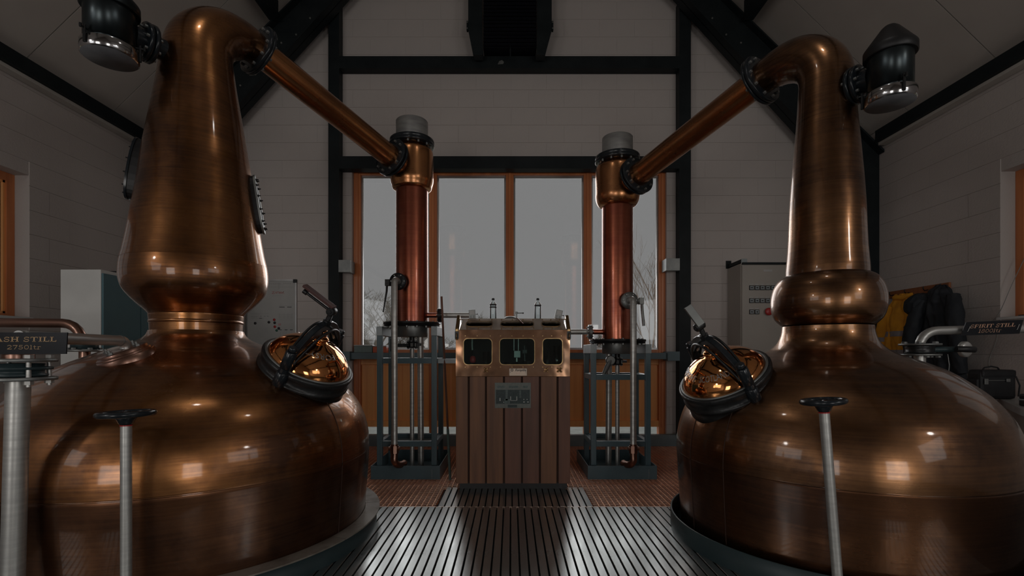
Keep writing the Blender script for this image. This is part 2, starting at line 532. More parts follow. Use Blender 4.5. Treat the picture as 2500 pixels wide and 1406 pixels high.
# slab-serif stroke lettering -------------------------------------------------
def arc(cx, cy, rx, ry, a0, a1, n=9):
    return [(cx+rx*math.cos(math.radians(a0+(a1-a0)*i/n)), cy+ry*math.sin(math.radians(a0+(a1-a0)*i/n))) for i in range(n+1)]
T_, t_ = 0.27, 0.11
def sf(x, y, h=0.17):
    return ([(x-h, y), (x+h, y)], t_)
GL = {
 'W': (1.25, [([(0.14,.96),(0.40,0.03)],T_), ([(0.40,0.03),(0.62,.90)],t_), ([(0.60,.96),(0.86,0.03)],T_), ([(0.86,0.03),(1.10,.96)],t_), sf(.14,.96), sf(.60,.96,.12), sf(1.1,.96,.14)]),
 'A': (1.02, [([(0.16,.04),(0.50,.97)],t_), ([(0.46,.97),(0.82,.04)],T_), ([(0.28,.33),(0.70,.33)],t_), sf(.16,.04,.15), sf(.82,.04)]),
 'S': (0.84, [(arc(.42,.72,.26,.23,20,270),.14), (arc(.42,.27,.28,.23,90,-160),.14), ([(0.68,.98),(0.68,.70)],t_), ([(0.12,.02),(0.12,.32)],t_)]),
 'H': (1.08, [([(0.24,0),(0.24,1)],T_), ([(0.84,0),(0.84,1)],T_), ([(0.24,.5),(0.84,.5)],t_), sf(.24,.04,.2), sf(.24,.96,.2), sf(.84,.04,.2), sf(.84,.96,.2)]),
 'T': (0.98, [([(0.49,0),(0.49,1)],T_), ([(0.06,.95),(0.92,.95)],.1), ([(0.09,.96),(0.09,.68)],t_), ([(0.89,.96),(0.89,.68)],t_), sf(.49,.04,.2)]),
 'I': (0.52, [([(0.26,0),(0.26,1)],T_), sf(.26,.04,.2), sf(.26,.96,.2)]),
 'L': (0.86, [([(0.25,0),(0.25,1)],T_), ([(0.06,.05),(0.80,.05)],.1), ([(0.77,.05),(0.77,.33)],t_), sf(.25,.96,.2)]),
 'P': (0.90, [([(0.24,0),(0.24,1)],T_), ([(0.24,.96),(0.55,.96)],t_), (arc(.55,.72,.24,.24,90,-90),.13), ([(0.55,.48),(0.24,.48)],t_), sf(.24,.04,.2)]),
 'R': (1.00, [([(0.24,0),(0.24,1)],T_), ([(0.24,.96),(0.55,.96)],t_), (arc(.55,.73,.22,.23,90,-90),.13), ([(0.55,.5),(0.24,.5)],t_), ([(0.55,.5),(0.80,.04)],.16), sf(.24,.04,.2), sf(.84,.04,.12)]),
 '2': (0.72, [(arc(.34,.72,.24,.24,170,-30),.12), ([(0.57,.62),(0.10,.06)],.09), ([(0.08,.05),(0.62,.05)],.1), ([(0.62,.05),(0.62,.22)],.06)]),
 '7': (0.68, [([(0.08,.94),(0.62,.94)],.11), ([(0.60,.94),(0.26,0)],.11), ([(0.09,.94),(0.09,.74)],.06)]),
 '5': (0.70, [([(0.18,.95),(0.58,.95)],.1), ([(0.18,.95),(0.16,.56)],.08), (arc(.33,.32,.26,.27,120,-150),.12)]),
 '0': (0.74, [(arc(.37,.5,.26,.46,0,360,18),.11)]),
 '1': (0.50, [([(0.27,0),(0.27,1)],.12), ([(0.27,1),(0.10,.82)],.07), sf(.27,.03,.17)]),
 '8': (0.72, [(arc(.36,.75,.20,.21,0,360,14),.10), (arc(.36,.29,.25,.26,0,360,14),.11)]),
 'l': (0.40, [([(0.20,0),(0.20,1)],.12), ([(0.08,.96),(0.20,.96)],.07), sf(.20,.03,.15)]),
 't': (0.50, [([(0.22,.92),(0.22,.12)],.12), (arc(.36,.14,.14,.12,180,330,5),.08), ([(0.06,.66),(0.44,.66)],.07)]),
 'r': (0.58, [([(0.20,0),(0.20,.68)],.12), (arc(.38,.46,.18,.2,160,50,5),.09), sf(.20,.03,.15), ([(0.08,.65),(0.2,.65)],.06)]),
}
def slab_text(mb, s, x0, y0, h, width, y_off, mtx):
    """letters facing -Y of the local frame; x right, z up"""
    adv = sum(GL[c][0] if c != ' ' else 0.45 for c in s)
    k = width/adv
    x = x0
    for c in s:
        if c == ' ':
            x += 0.45*k
            continue
        a, strokes = GL[c]
        for pl, w_ in strokes:
            for i in range(len(pl)-1):
                p, q = Vector((x+pl[i][0]*k, y0+pl[i][1]*h)), Vector((x+pl[i+1][0]*k, y0+pl[i+1][1]*h))
                d = (q-p)
                if d.length < 1e-6: continue
                d.normalize()
                e = d*(w_*0.16*h if len(pl) > 2 else 0)
                nrm = Vector((-d.y, d.x))*(w_*min(h, k*1.0)*0.5)
                vs = [p-nrm-e, q-nrm+e, q+nrm+e, p+nrm-e]
                mb.add([mtx @ Vector((v.x, y_off, v.y)) for v in vs], [(0, 1, 2, 3)])
        x += a*k

_bm = {}
def bolt_mesh(r, h, both, m):
    k = (round(r, 4), round(h, 4), round(both, 4), m)
    if k not in _bm:
        me = MB().lathe([(r, -both), (r, h*0.8), (r*0.8, h)], 6, (0, 0, 0), (0, 0, 1), False).mesh('bolt')
        me.materials.append(M[m])
        _bm[k] = me
    return _bm[k]
def bolts(mb, c, axis, R, n, r, h, up=(0,0,1), phase=0.0, both=0.0, m='dull_steel'):
    x, y, d = basis(axis, up)
    c = Vector(c)
    for i in range(n):
        a = 2*PI*i/n + phase
        p = c + (x*math.cos(a)+y*math.sin(a))*R
        mb.piece(bolt_mesh(r, h, both, m), frame_mtx(p, x, y, d))

# ================================================================== STRUCTURE
HW = 4.5            # half width of the room
BY = 6.28           # face of the back wall
EAVE = 3.87
PITCH = 0.97
YR = -5.0
def ceil_z(x):
    return EAVE + (HW - abs(x))*PITCH

# back wall: backing slab round the window opening
WX0, WX1, WZ0, WZ1 = -2.035, 1.985, 0.06, 3.56
wall_back = MB()
T0, T1 = BY+0.005, BY+0.22
wall_back.prism([(-HW-0.25, -0.3), (WX0, -0.3), (WX0, ceil_z(WX0)+0.1), (-HW-0.25, EAVE)], T0, T1)
wall_back.prism([(WX1, -0.3), (HW+0.25, -0.3), (HW+0.25, EAVE), (WX1, ceil_z(WX1)+0.1)], T0, T1)
wall_back.prism([(WX0, WZ1), (WX1, WZ1), (WX1, ceil_z(WX1)+0.1), (0, ceil_z(0)+0.1), (WX0, ceil_z(WX0)+0.1)], T0, T1)
wall_back.prism([(WX0, -0.3), (WX1, -0.3), (WX1, WZ0), (WX0, WZ0)], T0, T1)
wb = tag(obj('wall_back', wall_back, 'wall'), kind='structure')

_blk = {}
def block_mesh(wd, ht, dep=0.009):
    key = (round(wd, 2), round(ht, 2))
    if key not in _blk:
        wd, ht = key
        g, b, h, c = 0.0015, 0.003, 0.0, 0.0006
        o = [(h, 0, g), (wd-h, 0, g), (wd-h, 0, ht-g), (h, 0, ht-g)]
        f = [(h+c, -dep, g+b), (wd-h-c, -dep, g+b), (wd-h-c, -dep, ht-g-b), (h+c, -dep, ht-g-b)]
        m = MB()
        m.add(o+f, [(4, 5, 6, 7), (0, 1, 5, 4), (1, 2, 6, 5), (2, 3, 7, 6), (3, 0, 4, 7)])
        me = m.mesh('block')
        me.materials.append(M['wall'])
        _blk[key] = me
    return _blk[key]

def clip_iv(a, b, cuts):
    iv = [(a, b)]
    for (c, d) in cuts:
        nx = []
        for (p, q) in iv:
            if d <= p or c >= q: nx.append((p, q)); continue
            if c > p: nx.append((p, c))
            if d < q: nx.append((d, q))
        iv = nx
    return iv

CH = 0.225
def lay_blocks(parent, place, u0f, u1f, z_top, cuts_f, keep, rest_name, phase=0.0):
    """place(u, z) -> matrix of a block's lower-left corner; keep(u, z) says which are built one by one"""
    rest = MB()
    cnt = 0
    k = 0
    while k*CH < z_top:
        z = k*CH
        ht = min(CH, z_top-z)
        a, b = u0f(z+ht), u1f(z+ht)
        off = (0.225 if k % 2 else 0.0) + phase
        u = a - ((a - off) % 0.45)
        while u < b:
            for (p, q) in clip_iv(max(a, u), min(b, u+0.45), cuts_f(z, z+ht)):
                if q-p < 0.03: continue
                me = block_mesh(q-p, ht)
                mt = place(p, z)
                if keep((p+q)/2, z) and cnt < 300:
                    o = bpy.data.objects.new('block', me)
                    C.objects.link(o)
                    o.matrix_local = mt
                    o.parent = parent
                    cnt += 1
                else:
                    rest.add([mt @ v.co for v in me.vertices], [tuple(f.vertices) for f in me.polygons])
            u += 0.45
        k += 1
    if rest.v:
        tag(obj(rest_name, rest.mesh(rest_name, False), 'wall', parent), kind='stuff')

def place_back(u, z):
    return Matrix.Translation((u, BY+0.007, z))
def back_lim(z):
    return min(HW, HW - (z - EAVE)/PITCH) if z > EAVE else HW
lay_blocks(wb, place_back, lambda z: -back_lim(z), lambda z: back_lim(z), 6.1,
           lambda z0, z1: [(WX0, WX1)] if z1 > WZ0 and z0 < WZ1-0.05 else [],
           lambda u, z: (z < 5.7) and not (abs(u) > 2.9 and z < 1.3) and not (-3.9 < u < -3.0 and z < 4.2) and not (3.2 < u < 3.9), 'far_blocks')

# side walls with windows
def side_wall(sx, wins, name):
    mb = MB()
    xa, xb = sorted((sx*(HW+0.005), sx*(HW+0.25)))
    ys = sorted(set([YR-0.2, BY+0.22] + [y for wn in wins for y in wn[:2]]))
    for i in range(len(ys)-1):
        y0, y1 = ys[i], ys[i+1]
        wn = [q for q in wins if q[0] <= y0+1e-6 and q[1] >= y1-1e-6]
        if wn:
            mb.box(xa, xb, y0, y1, -0.3, wn[0][2])
            mb.box(xa, xb, y0, y1, wn[0][3], EAVE)
        else:
            mb.box(xa, xb, y0, y1, -0.3, EAVE)
    o = tag(obj(name, mb, 'wall'), kind='structure')
    def place(u, z):
        if sx < 0:   # block local x runs along -Y, face towards +X
            R = Matrix(((0, -1, 0, -HW-0.007), (1, 0, 0, u), (0, 0, 1, z), (0, 0, 0, 1)))
        else:
            R = Matrix(((0, 1, 0, HW+0.007), (-1, 0, 0, 0), (0, 0, 1, z), (0, 0, 0, 1)))
            R = Matrix(((0, 1, 0, HW+0.007), (1, 0, 0, u), (0, 0, 1, z), (0, 0, 0, 1)))
        return R
    def cuts(z0, z1):
        return [(q[0], q[1]) for q in wins if z1 > q[2]+0.02 and z0 < q[3]-0.02]
    lay_blocks(o, place, lambda z: 3.6, lambda z: BY-0.0, 3.72, cuts, lambda u, z: u > 3.9, 'far_blocks', 0.06 if sx < 0 else 0.11)
    return o
LWIN = [(2.40, 4.59, 1.47, 2.80), (-2.6, -0.2, 1.47, 2.80)]
RWIN = [(2.40, 4.52, 1.465, 2.81), (-2.6, -0.2, 1.465, 2.81)]
side_wall(-1, LWIN, 'wall_left')
side_wall(1, RWIN, 'wall_right')
# wall behind the camera, openings added for the rear fill lights
mb = MB()
mb.prism([(-HW-0.25, 2.2), (HW+0.25, 2.2), (HW+0.25, EAVE), (0, ceil_z(0)+0.1), (-HW-0.25, EAVE)], YR-0.2, YR)
mb.box(-HW-0.25, -3.7, YR-0.2, YR, -0.3, 2.2)
mb.box(3.7, HW+0.25, YR-0.2, YR, -0.3, 2.2)
mb.box(-1.9, 1.9, YR-0.2, YR, -0.3, 2.2)
mb.box(-3.7, -1.9, YR-0.2, YR, -0.3, -0.06)
mb.box(1.9, 3.7, YR-0.2, YR, -0.3, -0.06)
tag(obj('wall_rear', mb, 'wall'), kind='structure')

# ceiling boards, one by one (1 m wide, joints up the slope)
ce = MB()
for sx in (-1, 1):
    p = [(sx*(HW+0.3), EAVE-0.3*PITCH+0.03), (0, ceil_z(0)+0.03), (0, ceil_z(0)+0.12), (sx*(HW+0.3), EAVE-0.3*PITCH+0.12)]
    ce.prism(p, YR-0.2, BY+0.22)
ceiling = tag(obj('ceiling', ce, 'under'), kind='structure')
for sx in (-1, 1):
    y = 4.56 - 10.0
    while y < BY:
        a, b = max(YR, y+0.006), min(BY, y+1.0-0.006)
        if b > a:
            m = MB()
            L = HW
            p = [(sx*(HW-0.002), EAVE), (sx*(HW*0.42), ceil_z(HW*0.42)), (sx*(HW*0.42), ceil_z(HW*0.42)+0.025), (sx*(HW-0.002), EAVE+0.025)]
            m.prism(p, a, b)
            obj('ceiling_panel', m, 'ceiling', ceiling)
            m = MB()
            p = [(sx*(HW*0.42-0.008), ceil_z(HW*0.42-0.008)), (0, ceil_z(0)), (0, ceil_z(0)+0.025), (sx*(HW*0.42-0.008), ceil_z(HW*0.42-0.008)+0.025)]
            m.prism(p, a, b)
            obj('ceiling_panel', m, 'ceiling', ceiling)
        y += 1.0

# steel frame of the gable and the eaves
def trim(n, mb, m='black_steel', parent=None):
    return tag(obj('trim_%d' % n, mb, m), kind='structure')
PF, PB = 6.14, 6.27
trim(1, MB().box(-2.285, -2.150, PF, PB, -0.02, 5.55))
trim(2, MB().box(2.100, 2.245, PF, PB, -0.02, 5.55))
b = MB().box(-2.15, 2.10, PF, PB, 4.70, 4.85)
b1 = trim(3, b)
obj('paint_chip', MB().prism([(-0.17, 4.745), (-0.10, 4.75), (-0.09, 4.775), (-0.115, 4.80), (-0.15, 4.785)], PF-0.003, PF-0.0002), 'dull_steel', b1)
trim(4, MB().box(-2.15, 2.10, PF, PB, 3.445, 3.600))
for k, sx in ((5, -1), (6, 1)):
    r = MB()
    def lo(x): return 5.27 + (x+2.24)*1.10
    def hi(x): return 5.09 + (x+2.95)*0.97
    xs = [-HW, -4.22, -4.22, 0.0]
    poly = [(-HW+0.01, -0.02), (-4.24, -0.02), (-4.24, lo(-4.24)), (-1.2, lo(-1.2)), (-1.2, hi(-1.2)), (-HW+0.01, hi(-HW))]
    flange = [(-4.24, lo(-4.24)-0.0), (-1.2, lo(-1.2)), (-1.2, lo(-1.2)+0.02), (-4.24, lo(-4.24)+0.02)]
    if sx > 0:
        poly = [(-u, v) for u, v in poly]; flange = [(-u, v) for u, v in flange]
    r.prism(poly, 5.995, 6.01)
    r.prism(flange, 5.90, 6.11)
    tf = [(sx*abs(u), v) for u, v in [(-HW+0.02, hi(-HW)-0.03), (-1.2, hi(-1.2)-0.02), (-1.2, hi(-1.2)), (-HW+0.02, hi(-HW))]]
    r.prism(tf, 5.90, 6.11)
    r.box(*sorted((sx*4.22, sx*4.24)), 5.90, 6.11, -0.02, lo(-4.24))
    t = trim(k, r)
    bl = MB()
    for (u, v) in ((-3.05, 4.62), (-2.80, 4.92), (-2.45, 5.22), (-3.3, 4.4), (-2.62, 5.02)):
        bl.piece(bolt_mesh(0.013, 0.012, 0, 'dull_steel'), frame_mtx(Vector((sx*abs(u), 5.995, v)), *basis((0, -1, 0))))
    obj('bolt', bl, 'dull_steel', t)
for k, sx in ((7, -1), (8, 1)):
    xa, xb = sorted((sx*(HW-0.14), sx*(HW-0.012)))
    e = MB().box(xa, xb, YR, 5.89, 3.665, 3.80)
    trim(k, e)
    e = MB().box(*sorted((sx*(HW-0.10), sx*(HW-0.012))), YR, 5.89, 3.63, 3.662)
    trim(k+2, e, 'alu' if False else 'soffit')
for k, sx in ((11, -1), (12, 1)):
    xa, xb = sorted((sx*2.90, sx*2.79))
    trim(k, MB().box(xa, xb, YR, 5.89, 5.13, 5.36))
    trim(k+2, MB().box(*sorted((sx*3.75, sx*3.69)), YR, 5.89, 4.36, 4.52)) if False else None

# window wall rail, brackets, kerb
FY = 6.38
trim(15, MB().box(-2.02, 1.985, 6.16, 6.28, 1.065, 1.145), 'blue_steel')
for k, (xa, xb, za, zb) in enumerate(((-2.15, -2.01, 1.045, 1.16), (1.95, 2.10, 1.045, 1.16), (-2.15, -2.005, 2.15, 2.30), (1.93, 2.10, 2.17, 2.32))):
    m = MB().box(xa, xb, 6.12, 6.20, za, zb)
    m.box(*( (xb-0.045, xb) if xa < 0 else (xa, xa+0.045)), 6.20, 6.30, za, zb)
    trim(16+k, m, 'blue_steel' if k < 2 else 'dull_steel')
trim(20, MB().box(-3.2, 3.2, 6.02, 6.12, 0.0, 0.135), 'kerb')
trim(21, MB().box(WX0, WX1, 6.29, 6.36, 0.06, 0.085), 'sill')

# big window
win = tag(thing('window_1', None, None, (0, FY, 0)), kind='structure')
win['kind'] = 'structure'
def wobj(name, mb, m, parent=win):
    return obj(name, mb, m, parent)
def WX(px): return (px-1248)/FPX*FY
zt, zs = 3.53, 1.155
for nm, a, b_ in (('jamb', 866, 883), ('jamb', 1606, 1622), ('mullion', 1049, 1068), ('mullion', 1235, 1254), ('mullion', 1424, 1443)):
    m = MB()
    xa, xb = WX(a), WX(b_)
    m.box(xa, xb, -0.05, 0.05, 0.085, zt, b=0.004)
    c_ = (xa+xb)/2
    m.box(c_-0.016, c_+0.016, -0.062, -0.048, 0.19, zt-0.06, b=0.003)
    wobj(nm, m, 'orange_wood')
edges = [(883, 1049), (1068, 1235), (1254, 1424), (1443, 1606)]
for a, b_ in edges:
    xa, xb = WX(a), WX(b_)
    wobj('head_rail', MB().box(xa, xb, -0.05, 0.05, zt-0.095, zt, b=0.004), 'orange_wood')
    wobj('sill_rail', MB().box(xa, xb, -0.045, 0.05, zs-0.07, zs+0.03, b=0.004), 'orange_wood')
    bead = plate('bead', [(xa, zs+0.03), (xb, zs+0.03), (xb, zt-0.095), (xa, zt-0.095)], [[(xa+0.022, zs+0.055), (xb-0.022, zs+0.055), (xb-0.022, zt-0.12), (xa+0.022, zt-0.12)]], 0.02)
    o = wobj('glazing_bead', bead, 'alu'); o.rotation_euler = (PI/2, 0, 0)
    wobj('pane', MB().box(xa+0.01, xb-0.01, 0.012, 0.016, zs+0.03, zt-0.095), 'glass')
    # boards below the glass
    wobj('bottom_rail', MB().box(xa, xb, -0.045, 0.05, 0.19, 0.27, b=0.004), 'panel_wood')
    wobj('top_rail', MB().box(xa, xb, -0.035, 0.05, 0.99, 1.075, b=0.004), 'panel_wood')
    n = 5
    wv = (xb-xa)/n
    for i in range(n):
        wobj('board', MB().box(xa+i*wv+0.0015, xa+(i+1)*wv-0.0015, -0.012+0.004*((i*7) % 3), 0.03, 0.265, 1.0, b=0.003), 'panel_wood')

for a, b_ in edges:
    wobj('low_pane', MB().box(WX(a), WX(b_), 0.0, 0.004, 0.085, 0.19), 'glass')
# side windows
def side_window(n, sx, q):
    y0, y1, z0, z1 = q
    w_ = tag(thing('window_%d' % n, None, None, (sx*(HW+0.17), (y0+y1)/2, z0)), kind='structure')
    h = (y1-y0)/2
    H = z1-z0
    fw = 0.075
    obj('jamb', MB().box(-0.035, 0.035, h-fw, h, 0, H, b=0.004), 'orange_wood', w_)
    obj('jamb', MB().box(-0.035, 0.035, -h, -h+fw, 0, H, b=0.004), 'orange_wood', w_)
    obj('head_rail', MB().box(-0.035, 0.035, -h+fw, h-fw, H-fw, H, b=0.004), 'orange_wood', w_)
    obj('sill_rail', MB().box(-0.035, 0.035, -h+fw, h-fw, 0, 0.035, b=0.004), 'orange_wood', w_)
    span = 2*(h-fw)
    for k in (1, 2):
        c_ = -h+fw+span*k/3
        obj('mullion', MB().box(-0.035, 0.035, c_-0.04, c_+0.04, 0.035, H-fw, b=0.004), 'orange_wood', w_)
    for k in range(3):
        a = -h+fw+span*k/3+(0.04 if k else 0); b2 = -h+fw+span*(k+1)/3-(0.04 if k < 2 else 0)
        s_ = MB().box(-0.02, 0.02, a, a+0.02, 0.035, H-fw).box(-0.02, 0.02, b2-0.02, b2, 0.035, H-fw).box(-0.02, 0.02, a, b2, 0.035, 0.055).box(-0.02, 0.02, a, b2, H-fw-0.02, H-fw)
        obj('sash', s_, 'panel_wood', w_)
        obj('pane', MB().box(-0.003, 0.003, a+0.02, b2-0.02, 0.055, H-fw-0.02), 'glass', w_)
side_window(2, -1, LWIN[0]); side_window(3, 1, RWIN[0])
side_window(4, -1, LWIN[1]); side_window(5, 1, RWIN[1])  # unseen pair behind the camera, added to let in light
tag(obj('trim_22', MB().box(HW-0.03, HW+0.14, 2.40, 4.53, 1.445, 1.468), 'sill'), kind='structure')
tag(obj('trim_23', MB().box(-HW-0.14, -HW+0.03, 2.40, 4.60, 1.45, 1.473), 'sill'), kind='structure')

# floor: slatted deck in front, rusty grating behind
FB = 3.65
deck = MB().box(-HW, HW, YR, FB, -0.06, -0.022)
deck.box(-0.565, 0.615, FB, 4.19, -0.06, -0.022)
floor = tag(obj('floor', deck, 'under'), kind='structure')
def slat_mesh(L, w_):
    m = MB()
    b_ = 0.0015
    m.add([(0, 0, -0.022), (w_, 0, -0.022), (w_, L, -0.022), (0, L, -0.022), (0, 0, -b_), (w_, 0, -b_), (w_, L, -b_), (0, L, -b_), (b_, b_, 0), (w_-b_, b_, 0), (w_-b_, L-b_, 0), (b_, L-b_, 0)],
          [(0, 1, 5, 4), (1, 2, 6, 5), (2, 3, 7, 6), (3, 0, 4, 7), (4, 5, 9, 8), (5, 6, 10, 9), (6, 7, 11, 10), (7, 4, 8, 11), (8, 9, 10, 11)])
    me = m.mesh('deck_slat')
    me.materials.append(M['slat'])
    return me
PW = 0.0505
s_long = slat_mesh(FB-1.2, PW-0.0095)
s_short = slat_mesh(4.17-FB-0.004, PW-0.0095)
n = int(2.6/PW)
for i in range(-n, n):
    o = bpy.data.objects.new('deck_slat', s_long); C.objects.link(o); o.location = (i*PW, 1.2, 0); o.parent = floor
for i in range(-11, 12):
    if -0.575 < i*PW < 0.60:
        o = bpy.data.objects.new('deck_slat', s_short); C.objects.link(o); o.location = (i*PW+0.012, FB+0.004, 0); o.parent = floor
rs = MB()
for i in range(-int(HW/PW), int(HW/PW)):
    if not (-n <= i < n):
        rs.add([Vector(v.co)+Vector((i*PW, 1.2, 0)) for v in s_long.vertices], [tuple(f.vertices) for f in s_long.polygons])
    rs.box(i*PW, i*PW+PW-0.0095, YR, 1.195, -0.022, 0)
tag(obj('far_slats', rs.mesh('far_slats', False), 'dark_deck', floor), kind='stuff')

gr = MB()
gr2 = MB()
x = -HW+0.01
while x < HW:
    segs = [(FB+0.006, BY-0.02)]
    if -0.568 < x < 0.618: segs = [(4.20, BY-0.02)]
    for a, b_ in segs:
        gr.box(x-0.0022, x+0.0022, a, b_, -0.032, 0.0)
    x += 0.0415
y = FB+0.02
while y < BY-0.03:
    if y < 4.18:
        gr2.box(-HW, -0.568, y-0.0022, y+0.0022, -0.014, -0.0015)
        gr2.box(0.618, HW, y-0.0022, y+0.0022, -0.014, -0.0015)
    else:
        gr2.box(-HW, HW, y-0.0022, y+0.0022, -0.014, -0.0015)
    y += 0.052
pit = MB().box(-HW, HW, FB-0.1, BY+0.05, -0.47, -0.40)
pit.box(-HW, HW, FB-0.14, FB-0.1, -0.40, -0.06)
g = tag(obj('floor_grating', pit, 'pit'), kind='structure')
g.name = 'floor.001'
tag(obj('bearing_bars', gr, 'rust', g), kind='stuff')
tag(obj('cross_bars', gr2, 'rust_pale', g), kind='stuff')
for yy in (4.27, 5.35):
    obj('support_beam', MB().box(-HW, HW, yy-0.035, yy+0.035, -0.045, -0.033).box(-HW, HW, yy-0.005, yy+0.005, -0.16, -0.045).box(-HW, HW, yy-0.035, yy+0.035, -0.172, -0.16), 'rust', g)
obj('edge_bar', MB().box(-HW, HW, FB-0.002, FB+0.003, -0.04, 0.0), 'rust_pale', g)

# outside
fld = MB().add([(-60, 6.6, -0.25), (60, 6.6, -0.25), (60, 160, -0.4), (-60, 160, -0.4)], [(0, 1, 2, 3)])
tag(obj('ground', fld, 'field'), kind='structure')
apr = MB().box(-14, 14, 6.6, 12.0, -0.30, -0.235)
tag(obj('paving', apr, 'gravel'), kind='structure')
fld = MB().add([(-60, -60, -0.7), (60, -60, -0.7), (60, 6.6, -0.7), (-60, 6.6, -0.7)], [(0, 1, 2, 3)])
tag(obj('ground', fld, 'field'), kind='structure')

# ================================================================== POT STILLS
LEFT_PROF = [(1.005,0.0),(1.012,0.12),(1.022,0.25),(1.032,0.40),(1.036,0.49)]
LEFT_UP = [(1.036,0.505),(1.032,0.60),(1.012,0.70),(0.975,0.79),(0.925,0.865),(0.863,0.928),(0.763,1.000),(0.637,1.075),(0.520,1.130),(0.422,1.172),(0.350,1.198),(0.300,1.222),(0.268,1.250),(0.255,1.278)]
LEFT_NECK1 = [(0.249,1.278),(0.250,1.30),(0.252,1.337),(0.256,1.372)]
LEFT_NECK = [(0.2555,1.370),(0.257,1.380),(0.272,1.398),(0.305,1.430),(0.345,1.474),(0.378,1.52),(0.393,1.565),(0.3985,1.61),(0.397,1.657),(0.392,1.70)]
LEFT_NECK2 = [(0.3932,1.697),(0.3905,1.708),(0.379,1.76),(0.366,1.83),(0.350,1.93),(0.330,2.066),(0.310,2.20),(0.2956,2.32),(0.276,2.45),(0.256,2.577),(0.236,2.70)]
R_PROF = [(0.850,0.0),(0.858,0.12),(0.868,0.28),(0.876,0.42),(0.880,0.49)]
R_UP = [(0.880,0.505),(0.878,0.58),(0.866,0.66),(0.842,0.745),(0.806,0.822),(0.735,0.912),(0.650,0.985),(0.568,1.043),(0.480,1.085),(0.400,1.117),(0.340,1.143),(0.300,1.170),(0.267,1.208),(0.248,1.26),(0.243,1.305)]
R_BALL = [(0.240,1.309),(0.258,1.322),(0.286,1.355),(0.302,1.40),(0.3075,1.45),(0.304,1.50),(0.290,1.553),(0.262,1.598),(0.226,1.622)]
R_NECK = [(0.222,1.618),(0.2215,1.66),(0.216,1.73),(0.211,1.803),(0.207,1.90),(0.201,2.056),(0.192,2.20),(0.182,2.33),(0.172,2.46),(0.163,2.563)]

